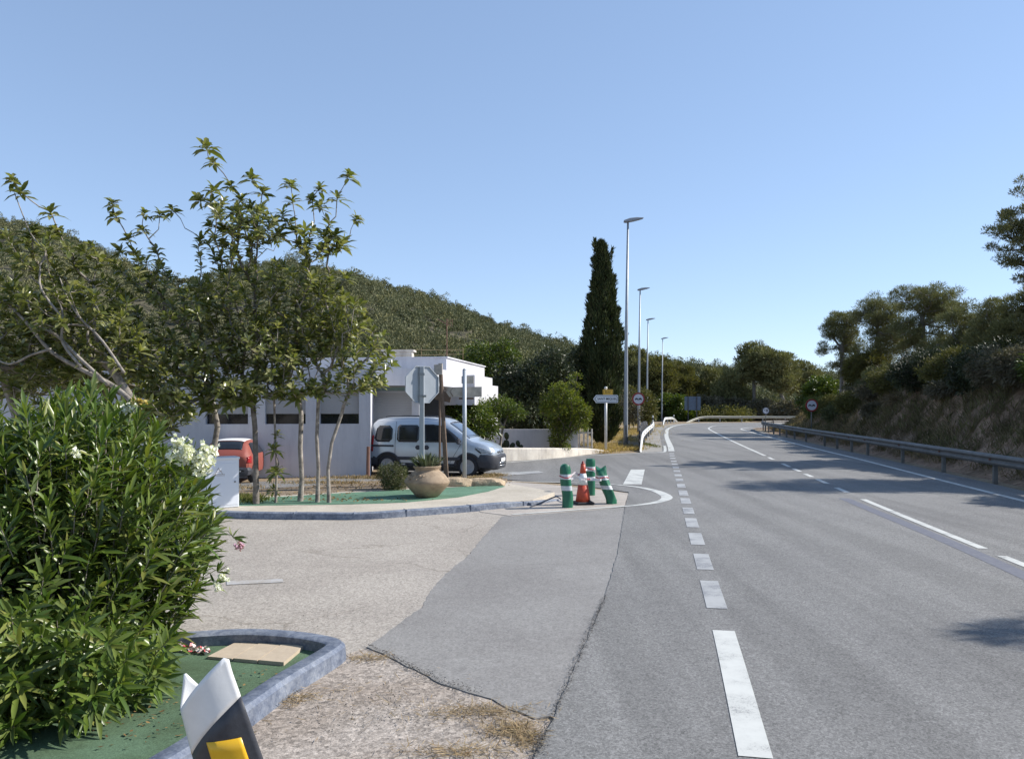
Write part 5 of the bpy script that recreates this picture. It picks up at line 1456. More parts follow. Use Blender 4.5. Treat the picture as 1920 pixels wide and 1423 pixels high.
# ------------------------------------------------------------------ guardrails
WP = [(0, -.155), (.035, -.14), (.075, -.09), (.075, -.06), (.02, -.012), (.02, .012), (.075, .06), (.075, .09), (.035, .14), (0, .155), (-.004, .155), (.03, .135), (.068, .088), (.068, .062), (.013, .014), (.013, -.014), (.068, -.062), (.068, -.088), (.03, -.135), (-.004, -.155)]
def guard(path, label, mat, postmat, name='guardrail', spacing=3.0, side=1, pw_=.1, minz=.3, rail_h=.62, lead=0):
    """path: (x,y,z of beam centre)"""
    P = smooth_path(path, 6); o = empty(name, (P[0].x, P[0].y, 0), label, 'guardrail', 'crash barriers')
    b0 = Vector((P[0].x, P[0].y, 0))
    g = MB(); g.sweep([p - b0 for p in P], WP, side=side); rl = g.build('rail', M[mat], o, autos=25)
    acc = 0; bolts = MB()
    for i in range(1, len(P)):
        acc += (P[i] - P[i - 1]).length
        if acc >= spacing and P[i].z > minz:
            acc = 0; d = (P[i] - P[i - 1]); d.z = 0; d.normalize(); n = Vector((d.y, -d.x, 0)) * side
            q = P[i] - b0 - n * .09
            g = MB(); rt = Matrix.Rotation(math.atan2(d.y, d.x), 3, 'Z')
            zt_ = P[i].z + .12
            g.box((q.x, q.y, zt_ / 2 - .05), (pw_, .11, zt_ + .1), rt, .01); g.build('post', M[postmat], o)
            bq = P[i] - b0 + n * .05
            bolts.box((bq.x, bq.y, P[i].z), (.05, .05, .05), rt)
    if bolts.v: bolts.build('bolts', M['rust'], rl)
    return o
rp = [(x, y, .66) for x, y in RAIL[:-1]] + [(33, 75.6, .66)]
guard(rp, 'long grey crash barrier, darkened for shade, running along the foot of the bank', 'galv_dark', 'galv_dark', side=-1, spacing=2.6)
guard([(5.85, 35.4, -.12), (6.15, 37, .2), (6.55, 39, .56), (7.35, 43, .62), (9.0, 51, .62), (10.8, 59.5, .62), (12.5, 68.5, .62), (13.0, 70.8, .35), (13.3, 72.5, -.1)], 'pale crash barrier ramping out of the ground beside the lamps', 'galv_light', 'galv', side=1, spacing=3.2)
guard([(17.0, 87, -.12), (17.5, 89.3, .3), (18.2, 92, .62), (19.3, 95.5, .62), (20.6, 99, .55), (21.6, 101.5, .1), (22, 102.5, -.2)], 'short white humped crash barrier beside the farthest lamp', 'galv_light', 'galv', side=1, spacing=2.5)
guard([(22.8, 101.2, -.1), (24.2, 102.2, .4), (25.8, 102.8, .66), (30, 103.2, .66), (34, 102.6, .66), (38, 101, .66), (42, 98.5, .66)], 'cream crash barrier round the outside of the bend', 'galv_cream', 'galv', side=1, spacing=2.5)
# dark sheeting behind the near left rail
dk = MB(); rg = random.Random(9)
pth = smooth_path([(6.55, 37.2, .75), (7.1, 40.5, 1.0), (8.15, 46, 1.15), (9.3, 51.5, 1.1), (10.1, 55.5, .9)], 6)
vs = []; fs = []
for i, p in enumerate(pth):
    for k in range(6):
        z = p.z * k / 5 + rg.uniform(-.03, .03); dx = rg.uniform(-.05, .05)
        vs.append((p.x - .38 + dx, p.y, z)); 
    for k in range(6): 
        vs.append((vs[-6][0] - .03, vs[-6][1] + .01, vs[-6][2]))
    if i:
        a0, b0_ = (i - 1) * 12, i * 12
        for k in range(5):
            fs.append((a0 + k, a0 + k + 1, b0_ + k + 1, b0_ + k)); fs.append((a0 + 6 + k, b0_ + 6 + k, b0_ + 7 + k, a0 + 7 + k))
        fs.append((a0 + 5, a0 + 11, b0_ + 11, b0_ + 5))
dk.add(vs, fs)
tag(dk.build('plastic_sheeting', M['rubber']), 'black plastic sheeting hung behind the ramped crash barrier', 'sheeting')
# small road markers
def marker(px, py, Y, label):
    x = (px - CX) / F * Y
    o = empty('road_marker', (x, Y, 0), label, 'marker post', 'small marker posts at the bend')
    zt_ = H - (py - HY) / F * Y
    g = MB(); g.box((0, 0, zt_ / 2), (.12, .1, zt_), None, .02); g.build('post', M['white'], o)
    g = MB(); g.box((0, -.012, zt_ - .28), (.13, .09, .16)); g.build('reflector', M['black'], o)
marker(1224, 779, 66, 'stubby marker post with rounded top peeping over the ramped crash barrier')
marker(1263.5, 778, 100, 'slim white marker post at the end of the short humped crash barrier')

# ------------------------------------------------------------------ striped marker post in the foreground
Yp = 3.1
pb = at(480, 1450, Yp)
mpz = empty('marker_post', (pb[0] - .087, Yp, 0), 'leaning white topped roadside marker post with black band and yellow reflector', 'marker post')
def post_pt(s, t, inset=0.0):
    """s: 0 fold (left) .. 1 free edge, front sheet for s>=0, back sheet for s<0; t metres up the post"""
    a = abs(s)
    x = (.235 if s >= 0 else .165) * a * (1.1 + .42 * max(0, 1.05 - t)) - .02 * math.sin(math.pi * a)
    y = -.050 * math.sin(math.pi * min(1, a * 1.02) * .9) - .012 if s >= 0 else .055 * math.sin(math.pi * a * .62)
    if a < .12: y *= a / .12
    x += inset * .2
    y += -inset if s >= 0 else inset
    lean_ = -.235
    return (-.30 + x + .30 * 1.0 + (t - 1.0) * lean_ - .245, y - (t - 1) * .05, t)
def ftop(s):
    a = abs(s)
    if s >= 0: return .885 + .235 * a ** 1.1 + (0 if a < .95 else -.45 * (a - .95))
    return .885 + .145 * min(a / .3, 1) - .30 * max(0, a - .3)
def fband(s): return .70 + .25 * s if s >= 0 else .72 + .1 * abs(s)
def post_sheet(name, lo, hi, mat, s0=-1.0, s1=1.0, ns=36, ntt=8, inset=0.0, sol=.006):
    g = MB(); vs = []; fs = []
    for i in range(ns + 1):
        s = s0 + (s1 - s0) * i / ns
        a, b_ = lo(s), hi(s)
        for k in range(ntt + 1): vs.append(post_pt(s, a + (b_ - a) * k / ntt, inset))
    for i in range(ns):
        for k in range(ntt): fs.append((i * (ntt + 1) + k, i * (ntt + 1) + k + 1, (i + 1) * (ntt + 1) + k + 1, (i + 1) * (ntt + 1) + k))
    g.add(vs, fs); o = g.build(name, M[mat], mpz, smooth=True, fix=False)
    if sol:
        sm = o.modifiers.new('s', 'SOLIDIFY'); sm.thickness = sol; sm.offset = 0
    return o
post_sheet('white_top', fband, ftop, 'postwhite')
post_sheet('black_band', lambda s: .46, fband, 'postblack')
post_sheet('lower_post', lambda s: -.05, lambda s: .46, 'postwhite')
post_sheet('reflector', lambda s: .60, lambda s: .765 + .03 * s, 'reflector', .42, .86, 10, 4, .0055, .002)

# ------------------------------------------------------------------ bits on the near island
tg = 'paving slabs on the near green island'
corn = [gp(*p, .03) for p in [(444, 1207), (570, 1216), (532, 1248), (389, 1235)]]
A_, B_, C_, D_ = [Vector(c) for c in corn]
for i, (f0, f1, lb) in enumerate(((0, .325, 'beige slab nearest the oleander on the green island'), (.345, .655, 'middle beige slab of the three on the green island'), (.675, 1.0, 'beige slab nearest the curved blue kerb tip'))):
    q = [A_.lerp(B_, f0), A_.lerp(B_, f1), D_.lerp(C_, f1), D_.lerp(C_, f0)]
    g = MB(); g.prism([(v.x, v.y) for v in q], .0, .052 + .004 * i)
    tag(g.build('paving_slab', M['tile']), lb, 'slab', tg)
g = MB(); a = gp(583, 1206, .03); rg = random.Random(5)
g.lathe([(.01, 0), (.07, .0), (.075, .03), (.05, .07), (.01, .085)], 14, Matrix.Translation(a) , lambda t, z: .3 * math.sin(3 * t + z * 60) + .15 * math.sin(7 * t))
tag(g.build('plastic_bag', M['bagblue'], smooth=True), 'crumpled blue plastic bag inside the curved kerb tip', 'bag')
g = NP(); rng = np.random.default_rng(6); n = 90; t = rng.uniform(0, 1, n)
p0, p1 = np.array(gp(325, 1212, .05)), np.array(gp(392, 1222, .05))
Q = p0 + (p1 - p0) * t[:, None] + rng.normal(size=(n, 3)) * .012 + np.array([0, 0, .01])
add_leaves(g, Q, rdir(n, rng), rdir(n, rng), rng.uniform(.03, .055, n), .03, full=False)
m_, N, Lk, b_ = nt('garland'); gg = N.new('ShaderNodeNewGeometry')
Lk.new(ramp(N, Lk, gg.outputs['Random Per Island'], [(0, (.7, .62, .58)), (.65, (.72, .6, .56)), (.7, (.45, .07, .07)), (1, (.5, .1, .1))]), b_.inputs['Base Color'])
tag(g.build('tape_scrap', m_), 'twisted scrap of red and white tape lying by the oleander', 'tape')

# ------------------------------------------------------------------ litter, straw and grasses
def litter(name, polys, n, smin, smax, mat, label, cat, z, seed, flat=.25, wf=.45, lines=()):
    rng = np.random.default_rng(seed); P = []
    tot = sum(w for *_, w in polys)
    for cx_, cy_, rx2, ry2, w in polys:
        k = int(n * w / tot); r = rng.normal(size=(k, 2)) * .5
        P.append(np.stack([cx_ + r[:, 0] * rx2, cy_ + r[:, 1] * ry2], 1))
    for ln_, wd_, cnt in lines:
        pp = np.array([gp(*q)[:2] for q in ln_]); sl = np.sqrt((np.diff(pp, axis=0) ** 2).sum(1)); cum = np.concatenate([[0], np.cumsum(sl)])
        u = rng.uniform(0, cum[-1], cnt); nz = .35 + .9 * vnoise(u * 4, u * 0, 1.0, seed)
        P.append(np.stack([np.interp(u, cum, pp[:, 0]), np.interp(u, cum, pp[:, 1])], 1) + rng.normal(size=(cnt, 2)) * wd_ * nz[:, None])
    P = np.concatenate(P); k = len(P)
    zz = z + rng.uniform(0.004, .02, k)
    Q = np.stack([P[:, 0], P[:, 1], zz], 1)
    a = rng.uniform(0, 6.28, k); D = np.stack([np.cos(a), np.sin(a), rng.normal(size=k) * flat * .5], 1)
    U = np.stack([rng.normal(size=k) * flat, rng.normal(size=k) * flat, np.ones(k)], 1)
    c = NP(); L = rng.uniform(smin, smax, k); add_leaves(c, Q, D, U, L, L * wf, -.1, full=False)
    tag(c.build(name, M[mat]), label, cat, kind='stuff')
def pz(px, py, rpx, rpy, w):
    a = gp(px, py); b2 = gp(px + rpx, py); c2 = gp(px, py + rpy); d2 = gp(px, py - rpy)
    return (a[0], a[1], abs(b2[0] - a[0]), abs(d2[1] - c2[1]) / 2, w)
litter('fallen_leaves', [pz(300, 1350, 160, 70, 3), pz(240, 1290, 120, 40, 2), pz(480, 1280, 80, 20, .6), pz(500, 1195, 90, 5, 1.2)], 260, .015, .05, 'litter', 'dry fallen leaves scattered on the near green turf', 'leaves', .032, 1)
litter('dry_straw', [pz(900, 1335, 110, 14, 3), pz(960, 1370, 60, 18, 3), pz(870, 1410, 120, 14, 2), pz(690, 1235, 40, 8, 1), pz(545, 1310, 50, 14, 1.5), pz(985, 1385, 30, 20, 1.5), pz(700, 1320, 200, 60, .7)], 2500, .03, .11, 'straw', 'pale dry straw blown against the road edge', 'straw', 0.0, 2, .5, .06)
litter('road_grit', [pz(700, 1330, 220, 60, 2.5), pz(600, 1160, 200, 30, .6), pz(1012, 1395, 16, 24, .8)], 1100, .005, .015, 'grit', 'dark loose grit along the broken asphalt edge', 'grit', .012, 3, .6, .8,
    lines=[([(1003, 1423), (1035, 1350), (1062, 1290), (1100, 1200), (1135, 1120)], .020, 1500), ([(690, 1212), (740, 1237), (830, 1282), (900, 1302)], .028, 750), ([(640, 1230), (605, 1262), (540, 1300), (480, 1345)], .02, 500)])
litter('leaf_litter', [pz(640, 948, 120, 4, 2), pz(560, 936, 130, 6, 2), pz(730, 918, 120, 4, 2), pz(900, 918, 60, 4, 1), pz(640, 925, 170, 4, 2)], 900, .03, .09, 'litter', 'dead leaves lying on the island turf and pavement', 'leaves', ISZ + .003, 4, .5)
# the few big dark curled leaves
def grass(name, pts_fn, n, hmin, hmax, mat, label, seed, w=.012, lean=.5):
    rng = np.random.default_rng(seed); P = pts_fn(rng, n); n = len(P)
    a = rng.uniform(0, 6.28, n); D = np.stack([np.cos(a) * rng.uniform(0, lean, n), np.sin(a) * rng.uniform(0, lean, n), np.ones(n)], 1)
    c = NP(); L = rng.uniform(hmin, hmax, n); add_leaves(c, P, D, rdir(n, rng), L, w * rng.uniform(.6, 1.5, n), .35, full=False)
    tag(c.build(name, M[mat]), label, 'grass', kind='stuff')
def bank_pts(rng, n, tmin=.25, tmax=9, y0=10, y1=72, thr=.42):
    Y = rng.uniform(y0, y1, n * 2); t = rng.uniform(tmin, tmax, n * 2)
    X = np.interp(Y, ry, rx) + .5 + t
    k = (vnoise(X, Y, .55, 3) > thr) | (rng.uniform(size=len(X)) < .25)
    X, Y = X[k][:n], Y[k][:n]
    m = max(1, n // 16); c = rng.integers(0, len(X), m)
    cx_ = np.repeat(X[c], 16) + rng.normal(size=m * 16) * .10; cy_ = np.repeat(Y[c], 16) + rng.normal(size=m * 16) * .10
    return np.stack([cx_, cy_, bank_z(cx_, cy_) - .03], 1)
grass('bank_grass', lambda r, n: bank_pts(r, n), 110000, .15, .7, 'grassdry', 'dry brown grass covering the slope of the bank', 21, .016, .9)
grass('bank_scrub', lambda r, n: bank_pts(r, n, .5, 7, 12, 68, .5), 46000, .2, .7, 'scrubgreen', 'greenish scrub and weeds along the upper bank', 27, .03, .8)
grass('bank_grass_gold', lambda r, n: bank_pts(r, n, .8, 4.5, 40, 66, .55), 9000, .2, .6, 'straw', 'golden dry grass on the sunlit end of the bank', 22, .025)
def scat(lst):
    def f(rng, n):
        tot = sum(q[4] for q in lst); out = []
        for x, y, a, b2, w in lst:
            k = int(n * w / tot); r = rng.normal(size=(k, 2)) * .5; out.append(np.stack([x + r[:, 0] * a, y + r[:, 1] * b2, np.zeros(k)], 1))
        return np.concatenate(out)
    return f
grass('dry_weeds', scat([(3.6, 34.8, .9, .5, 2), (5.0, 40, 1.3, 3, 2.2), (6.6, 50, 1.6, 5, 3), (8.6, 60, 2, 5, 3), (5.6, 37.5, .7, 1, 1), (10.5, 68, 2, 6, 2), (14, 84, 2, 8, 2), (4.4, 36.4, .9, .8, 1)]), 16000, .10, .42, 'grassgold', 'golden dry weeds beside the lamps and the arrow sign', 23, .022, .9)
grass('verge_weeds', lambda r, n: np.concatenate([scat([gp(705, 905)[:2] + (1.6, .35, 3), gp(610, 915)[:2] + (1.4, .25, 1.5), gp(900, 905)[:2] + (.5, .2, 1), gp(930, 900)[:2] + (.3, .2, 1), gp(460, 925)[:2] + (.6, .4, .5)])(r, n) + np.array([0, 0, .11])]), 5200, .04, .20, 'straw', 'dry verge weeds between the island turf and the side road', 24, .012, 1.0)
grass('green_weeds', lambda r, n: np.concatenate([scat([(5.35, 37.2, .35, .5, 1), (7.4, 41.5, .3, 2.5, 2), (4.9, 37, .4, .4, .6)])(r, n // 2), scat([gp(470, 940, .11)[:2] + (.45, .5, 1), gp(450, 935, .11)[:2] + (.35, .4, 1)])(r, n // 2) + np.array([0, 0, .11])]), 1800, .06, .22, 'weed', 'green weeds by the cabinet and the ramped crash barrier', 25, .02, .9)

# ------------------------------------------------------------------ vehicles
class Body:
    """car body lofted through cross-sections (x, bottom, belt, top, half width low, half width roof)"""
    def __init__(s, st): s.st = st; s.xs = [a[0] for a in st]
    def par(s, x):
        return [float(np.interp(x, s.xs, [a[k] for a in s.st])) for k in range(1, 6)]
    def ring(s, x):
        zb, zl, zt_, w, wr = s.par(x)
        h = zt_ - zl
        return [(0, zb), (w * .82, zb), (w * .97, zb + .06), (w, zb + .2), (w * 1.0, zl * .5 + (zb + .2) * .5), (w * .985, zl), (w * .985 + (wr - w * .985) * .72, zl + h * .72), (wr, zl + h * .88), (wr - .07, zt_ - h * .035 - .005), (wr - .2, zt_ - .004 + .006), (wr * .4, zt_ + .012), (0, zt_ + .015)]
    def mesh(s, xs, name, mat, parent):
        g = MB(); vs = []; fs = []; n = 0
        for x in xs:
            r = s.ring(x); full = r + [(-y, z) for y, z in reversed(r[1:-1])]; n = len(full)
            vs += [(x, y, z) for y, z in full]
        for i in range(len(xs) - 1):
            for k in range(n): fs.append((i * n + k, i * n + (k + 1) % n, (i + 1) * n + (k + 1) % n, (i + 1) * n + k))
        fs.append(tuple(range(n))); fs.append(tuple(range((len(xs) - 1) * n, len(xs) * n)))
        g.add(vs, fs); return g.build(name, M[mat], parent, autos=34)
    def ys(s, x, z):
        r = s.ring(x)
        for (y0, z0), (y1, z1) in zip(r[2:], r[3:]):
            if z0 <= z <= z1 + 1e-6: return y0 + (y1 - y0) * (z - z0) / max(z1 - z0, 1e-6)
        return r[-3][0]
    def zs(s, x, y):
        y = abs(y); r = list(reversed(s.ring(x)))
        for (y0, z0), (y1, z1) in zip(r, r[1:]):
            if y0 <= y <= y1 + 1e-6: return z0 + (z1 - z0) * (y - y0) / max(y1 - y0, 1e-6)
        return r[4][1]
    def side(s, poly, name, mat, parent, eps=.006, sides=(-1, 1), nz=6, nx=8):
        """convex outline in (x,z) laid on the flank"""
        zmin, zmax = min(p[1] for p in poly), max(p[1] for p in poly)
        out = []
        def xr(z):
            xs = []
            for a, b2 in zip(poly, poly[1:] + poly[:1]):
                if min(a[1], b2[1]) - 1e-9 <= z <= max(a[1], b2[1]) + 1e-9 and abs(a[1] - b2[1]) > 1e-9: xs.append(a[0] + (b2[0] - a[0]) * (z - a[1]) / (b2[1] - a[1]))
            return (min(xs), max(xs)) if xs else (poly[0][0], poly[0][0])
        zz = sorted(set([zmin + (zmax - zmin) * i / nz for i in range(nz + 1)] + [p[1] for p in poly]))
        for sd_ in sides:
            g = MB(); vs = []; fs = []
            for z in zz:
                a, b2 = xr(z)
                for k in range(nx + 1):
                    x = a + (b2 - a) * k / nx; vs.append((x, sd_ * (s.ys(x, z) + eps), z))
            for i in range(len(zz) - 1):
                for k in range(nx): fs.append((i * (nx + 1) + k, i * (nx + 1) + k + 1, (i + 1) * (nx + 1) + k + 1, (i + 1) * (nx + 1) + k))
            g.add(vs, fs); o = g.build(name, M[mat], parent, smooth=True, fix=True)
            sm = o.modifiers.new('s', 'SOLIDIFY'); sm.thickness = eps * 1.6; sm.offset = 0
            out.append(o)
        return out
    def top(s, x0, x1, f0, f1, name, mat, parent, eps=.006, nx=8, ny=10):
        """panel over the top surface between x0 and x1, half width f*roof width"""
        g = MB(); vs = []; fs = []
        for i in range(nx + 1):
            x = x0 + (x1 - x0) * i / nx; hw = (f0 + (f1 - f0) * i / nx) * (s.par(x)[4] - .06)
            for k in range(ny + 1):
                y = -hw + 2 * hw * k / ny; vs.append((x, y, s.zs(x, y) + eps))
        for i in range(nx):
            for k in range(ny): fs.append((i * (ny + 1) + k, i * (ny + 1) + k + 1, (i + 1) * (ny + 1) + k + 1, (i + 1) * (ny + 1) + k))
        g.add(vs, fs); o = g.build(name, M[mat], parent, smooth=True)
        sm = o.modifiers.new('s', 'SOLIDIFY'); sm.thickness = eps * 1.4; sm.offset = 0
        return o
def wheel(parent, x, y, r, w_, sgn, spokes=5):
    wh = bpy.data.objects.new('wheel', None); COL.objects.link(wh); wh.parent = parent; wh.location = (x, y, r)
    MM = Matrix.Rotation(R(90) * (1 if sgn < 0 else -1), 4, 'X')
    g = MB(); g.lathe([(r * .66, -w_ / 2), (r * .9, -w_ / 2), (r * .985, -w_ * .36), (r, -w_ * .2), (r, w_ * .2), (r * .985, w_ * .36), (r * .9, w_ / 2), (r * .68, w_ / 2), (r * .64, w_ * .44), (r * .64, -w_ * .4)], 32, MM); g.build('tyre', M['rubber'], wh, autos=40)
    g = MB(); g.lathe([(.01, w_ * .16), (r * .62, w_ * .16), (r * .645, w_ * .46), (r * .69, w_ * .5), (r * .70, w_ * .49), (r * .655, w_ * .1), (.01, w_ * .1)], 32, MM); rim = g.build('rim', M['postblack'], wh, autos=40)
    g = MB()
    g.lathe([(r * .62, w_ * .44), (r * .70, w_ * .5), (r * .70, w_ * .53), (r * .62, w_ * .50)], 32, MM)
    g.lathe([(.01, w_ * .42), (r * .15, w_ * .42), (r * .15, w_ * .50), (.01, w_ * .53)], 16, MM)
    for k in range(spokes):
        for d in (-.16, .16):
            a = 2 * math.pi * k / spokes + .3
            p0 = Vector((r * .12 * math.cos(a + d * 2.2), r * .12 * math.sin(a + d * 2.2), w_ * .47)); p1 = Vector((r * .64 * math.cos(a + d), r * .64 * math.sin(a + d), w_ * .47))
            g.tube([MM @ p0, MM @ p1], r * .042, 6)
    g.build('spokes', M['alloy'], rim, autos=40)
    return wh
def seam(bd, parent, pts):
    """dark door gap drawn as a thin strip"""
    for (x0, z0), (x1, z1) in zip(pts, pts[1:]):
        pass
# --- grey van
VS = [  # x, bottom, belt, top, w, wr
    (0.00, .42, .98, 1.50, .76, .60), (.05, .36, 1.0, 1.66, .80, .64), (.18, .32, 1.02, 1.76, .82, .665), (.5, .30, 1.03, 1.81, .83, .68), (1.2, .28, 1.03, 1.83, .835, .69), (1.9, .28, 1.03, 1.82, .835, .69), (2.2, .28, 1.03, 1.79, .835, .68), (2.42, .28, 1.03, 1.73, .835, .665),
    (2.55, .28, 1.03, 1.66, .832, .655), (2.8, .28, 1.02, 1.49, .83, .66), (3.05, .28, 1.0, 1.30, .83, .69), (3.22, .28, .97, 1.16, .825, .72), (3.32, .28, .93, 1.10, .82, .73), (3.55, .28, .88, 1.045, .80, .70), (3.75, .28, .82, .98, .765, .66), (3.9, .29, .76, .90, .70, .60), (3.99, .31, .68, .80, .60, .52), (4.03, .34, .60, .70, .50, .44)]
vb = Body(VS)
vyaw = R(-13)
vc = Vector((-2.27, 23.95, 0)); fwd = Vector((math.cos(vyaw), math.sin(vyaw), 0)); vo = vc - fwd * 1.94
van = empty('van', (vo.x, vo.y, .008), 'silver grey passenger van with black bumpers waiting at the side road mouth', 'van', rz=vyaw)
van.scale = (.97, .97, .97)
vb.mesh([0, .03, .05, .1, .18, .35, .5, .8, 1.2, 1.6, 1.9, 2.2, 2.42, 2.5, 2.55, 2.7, 2.8, 2.95, 3.05, 3.15, 3.22, 3.27, 3.32, 3.45, 3.55, 3.65, 3.75, 3.83, 3.9, 3.95, 3.99, 4.03], 'body', 'vanpaint', van)
def rr_poly(x0, x1, z0, z1, r=.06, tl=0.0, tr=0.0):
    return [(x0 + r, z0), (x1 - r, z0), (x1, z0 + r), (x1 - tr, z1 - r), (x1 - tr - r, z1), (x0 + tl + r, z1), (x0 + tl, z1 - r), (x0, z0 + r)]
vb.side(rr_poly(.14, .74, 1.05, 1.56, .10, .06), 'side_window', 'darkglass', van)
vb.side(rr_poly(.90, 1.62, 1.05, 1.58, .07), 'side_window', 'darkglass', van)
vb.side([(1.74, 1.05), (2.96, 1.05), (2.99, 1.09), (2.80, 1.26), (2.52, 1.47), (2.30, 1.57), (2.05, 1.60), (1.80, 1.60), (1.74, 1.54)], 'front_window', 'darkglass', van)
for poly in (rr_poly(.04, .80, .90, .96, .02), rr_poly(.88, 1.66, .50, .60, .03), rr_poly(1.74, 2.98, .50, .60, .03)):
    vb.side(poly, 'side_moulding', 'blackplastic', van, .012)
for x in (.84, 1.69): vb.side([(x, .42), (x + .012, .42), (x + .012, 1.68), (x, 1.68)], 'door_gap', 'darkgap', van, .003, nz=8, nx=1)
vb.side([(2.62, .42), (2.632, .42), (2.99, 1.0), (2.978, 1.0)], 'door_gap', 'darkgap', van, .003, nz=6, nx=1)
vb.side([(.9, .40), (2.6, .40), (2.6, .412), (.9, .412)], 'door_gap', 'darkgap', van, .003, nz=1, nx=6)
for x in (1.52, 1.80): vb.side(rr_poly(x, x + .16, .82, .96, .05), 'door_handle', 'blackplastic', van, .014)
vb.side(rr_poly(3.07, 3.13, .86, .90, .015), 'side_repeater', 'lens', van, .008)
# wheel arches and sill in black plastic
def arch(bd, cx_, cz_, r0, r1, mat, name, parent, eps=.01, a0=0, a1=180):
    for sd_ in (-1, 1):
        g = MB(); vs = []; fs = []; n = 20
        for k in range(n + 1):
            a = R(a0 + (a1 - a0) * k / n)
            for r in (r0, r1):
                x = cx_ + r * math.cos(a); z = max(.22, cz_ + r * math.sin(a)); vs.append((x, sd_ * (bd.ys(x, max(z, .42)) + eps), z))
            if k: fs.append((2 * k - 2, 2 * k - 1, 2 * k + 1, 2 * k))
        g.add(vs, fs); o = g.build(name, M[mat], parent, smooth=True); sm = o.modifiers.new('s', 'SOLIDIFY'); sm.thickness = .018; sm.offset = 0
def well(bd, cx_, cz_, r, parent):
    for sd_ in (-1, 1):
        g = MB(); n = 24; ring = []
        for k in range(n + 1):
            a = R(-15 + 210 * k / n); x = cx_ + r * math.cos(a); z = max(.24, cz_ + r * math.sin(a)); ring.append((x, z))
        vs = [(x, sd_ * (bd.ys(x, max(z, .42)) + .006), z) for x, z in ring] + [(cx_, sd_ * (bd.ys(cx_, .5) + .006), cz_)]
        g.add(vs, [(k, k + 1, n + 1) for k in range(n)]); g.build('wheel_well', M['darkgap'], parent, smooth=False)
WX = (.60, 3.20)
for x in WX:
    well(vb, x, .31, .385, van); arch(vb, x, .31, .385, .44, 'blackplastic', 'wheel_arch', van)
    for sd_ in (-1, 1): wheel(van, x, sd_ * .765, .315, .19, sd_)
vb.side([(.95, .29), (2.85, .29), (2.85, .40), (.95, .40)], 'sill', 'blackplastic', van, .008, nz=2)
# bumpers
FB = Body([(3.42, .30, .56, .62, .80, .74), (3.6, .24, .60, .70, .835, .80), (3.8, .22, .60, .70, .80, .76), (3.95, .21, .60, .68, .72, .68), (4.05, .22, .58, .66, .60, .56), (4.10, .26, .55, .62, .48, .44)])
FB.mesh([3.42, 3.5, 3.6, 3.7, 3.8, 3.88, 3.95, 4.0, 4.05, 4.08, 4.10], 'front_bumper', 'blackplastic', van)
RB = Body([(-.06, .28, .5, .58, .66, .62), (-.02, .26, .52, .62, .78, .74), (.12, .26, .54, .64, .84, .80), (.26, .28, .54, .62, .842, .80)])
RB.mesh([-.06, -.04, -.02, .05, .12, .2, .26], 'rear_bumper', 'blackplastic', van)
vb.side([(-.0, .75), (.10, .75), (.12, 1.25), (.06, 1.25)], 'tail_lamp', 'redlens', van, .008)
vb.side([(3.42, .86), (3.60, .72), (3.92, .70), (3.95, .76), (3.86, .82), (3.62, .90), (3.46, .93)], 'headlight', 'lens', van, .008, nz=6, nx=10)
hl = vb.side([(3.42, .855), (3.60, .715), (3.64, .73), (3.47, .875)], 'headlight_shade', 'darkglass', van, .012)
ws_ = vb.top(2.56, 3.20, .97, .99, 'windscreen', 'screen', van)
for (y0, y1) in ((-.32, -.03), (.03, .32)):
    g = MB(); g.box((3.985, (y0 + y1) / 2, .735), (.10, abs(y1 - y0), .085), Matrix.Rotation(R(28), 3, 'Y'), .01); g.build('grille', M['blackplastic'], van)
g = MB(); g.prism([(-.045, 0), (0, -.07), (.045, 0), (0, .07)], 0, .012, Matrix.Translation((4.03, 0, .74)) @ Matrix.Rotation(R(-28), 4, 'Y') @ Matrix.Rotation(R(90), 4, 'Y') @ Matrix.Rotation(R(90), 4, 'Z')); g.build('emblem', M['chrome'], van)
g = MB(); g.box((4.115, 0, .50), (.02, .50, .11), None, .004); g.build('number_plate', M['white'], van)
for sgn in (-1, 1):
    g = MB(); g.lathe([(.01, .0), (.075, .0), (.085, -.03), (.07, -.06), (.01, -.06)], 18, Matrix.Translation((4.06, sgn * .50, .40)) @ Matrix.Rotation(R(90), 4, 'Y') @ Matrix.Rotation(R(-20 * sgn), 4, 'X')); fl = g.build('fog_lamp', M['chrome'], van, True)
    g = MB(); g.lathe([(.01, .004), (.058, .004), (.06, .0), (.01, 0)], 18, Matrix.Translation((4.064, sgn * .50, .40)) @ Matrix.Rotation(R(90), 4, 'Y') @ Matrix.Rotation(R(-20 * sgn), 4, 'X')); g.build('glass', M['lens'], fl, True)
    g = MB(); g.box((2.92, sgn * .90, 1.10), (.10, .16, .19), None, .03); g.build('mirror', M['blackplastic'], van, autos=40)
g = MB(); g.tube([(4.08, -.47, .42), (4.14, -.3, .42), (4.14, .3, .42), (4.08, .47, .42)], .014, 6); g.tube([(4.08, -.42, .34), (4.13, -.28, .335), (4.13, .28, .335), (4.08, .42, .34)], .014, 6); g.build('chrome_bar', M['chrome'], van, True)
g = MB(); g.box((2.0, 0, .22), (3.4, 1.3, .14)); g.build('underbody', M['darkgap'], van)
for sgn in (-1, 1):
    g = MB(); g.tube([(.45, sgn * .60, 1.83), (.6, sgn * .60, 1.855), (2.1, sgn * .60, 1.845), (2.25, sgn * .60, 1.80)], .014, 6); g.build('roof_rail', M['blackplastic'], van)
g = MB(); g.tube([(3.15, -.1, 1.2), (2.95, .3, 1.37)], .008, 4); g.tube([(3.15, -.55, 1.19), (2.98, -.2, 1.36)], .008, 4); g.build('wiper', M['black'], van)

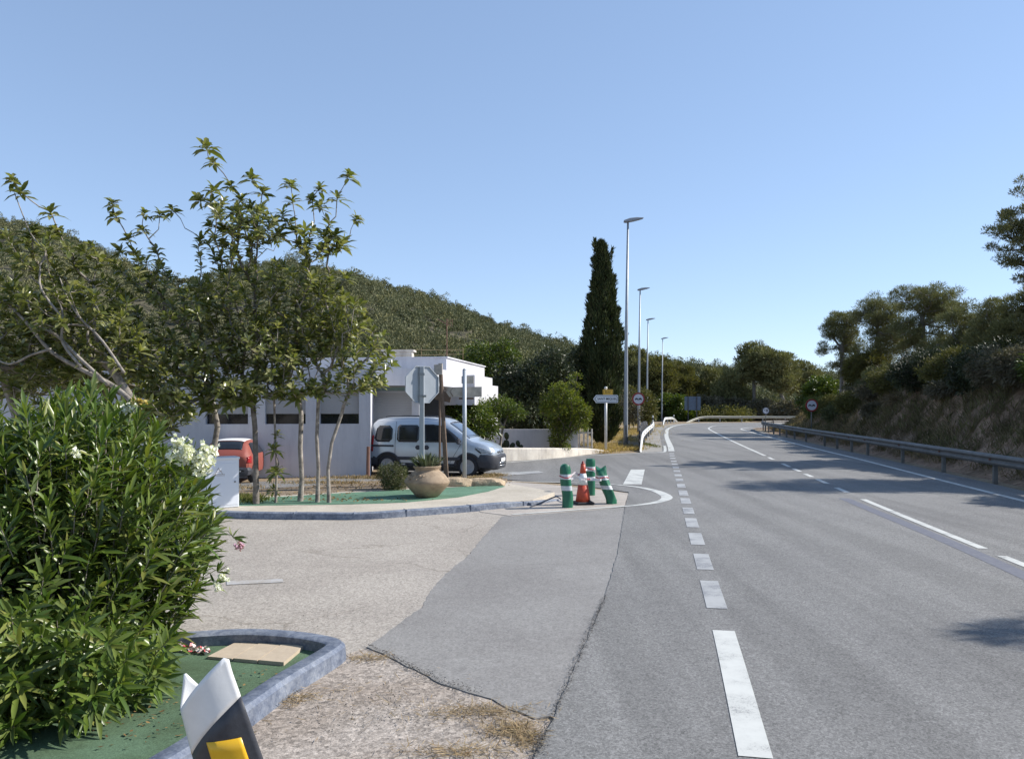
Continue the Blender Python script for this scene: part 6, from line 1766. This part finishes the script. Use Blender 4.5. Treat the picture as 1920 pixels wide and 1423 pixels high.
# --- red hatchback seen from behind
CS = [(0.0, .34, .80, .92, .70, .56), (.06, .30, .86, 1.0, .78, .60), (.2, .28, .90, 1.12, .815, .62), (.42, .26, .92, 1.30, .83, .59), (.62, .26, .92, 1.40, .835, .58), (1.0, .26, .92, 1.44, .835, .585), (1.7, .26, .92, 1.44, .835, .585), (2.1, .26, .92, 1.38, .835, .58), (2.7, .26, .90, 1.08, .83, .66), (3.2, .28, .80, .95, .80, .66), (3.6, .3, .66, .80, .70, .58), (3.75, .34, .58, .66, .56, .46)]
cbd = Body(CS)
# rear faces the viewer: forward axis points away
ca = gp(418, 909)
car = empty('red_car', (ca[0], ca[1] + .1, .008), 'orange red hatchback parked nose away behind the white cabinet', 'car', rz=R(97))
car.scale = (.81, .81, .81)
cbd.mesh([0, .03, .06, .12, .2, .3, .42, .52, .62, .8, 1.0, 1.4, 1.7, 1.9, 2.1, 2.4, 2.7, 2.95, 3.2, 3.4, 3.6, 3.68, 3.75], 'body', 'carred', car)
cbd.top(.21, .60, .93, .98, 'rear_window', 'darkglass', car)
cbd.top(.66, 2.0, .98, .98, 'roof_glare', 'white', car)  # white sheet paints the glare on the red roof
cbd.top(2.14, 2.66, .98, .98, 'windscreen', 'darkglass', car)
cbd.side([(.55, .95), (2.3, .95), (2.35, .99), (2.05, 1.28), (1.0, 1.34), (.7, 1.30)], 'side_window', 'darkglass', car)
cbd.side([(-.0, .70), (.26, .68), (.26, .92), (.04, .88)], 'tail_lamp', 'redlens', car, .01)
RB = Body([(-.10, .26, .42, .50, .66, .62), (-.05, .24, .46, .55, .78, .74), (.1, .24, .46, .56, .845, .80), (.3, .26, .46, .54, .845, .80)])
RB.mesh([-.10, -.08, -.05, 0, .1, .2, .3], 'rear_bumper', 'blackplastic', car)
g = MB(); g.box((-.11, 0, .66), (.02, .52, .11), None, .004); g.build('number_plate', M['white'], car)
g = MB(); g.box((-.0, 0, .80), (.05, .60, .035), None, .01); g.build('boot_trim', M['chrome'], car)
g = MB(); g.box((-.115, 0, .43), (.02, 1.1, .04), None, .005); g.build('bumper_strip', M['alu'], car)
g = MB(); g.box((-.06, 0, .70), (.1, .9, .30), None, .04); g.build('tailgate', M['carred'], car, autos=40)
for x in (.62, 3.0):
    well(cbd, x, .30, .36, car)
    for sd_ in (-1, 1): wheel(car, x, sd_ * .76, .29, .18, sd_)
print('built', len(bpy.data.objects))
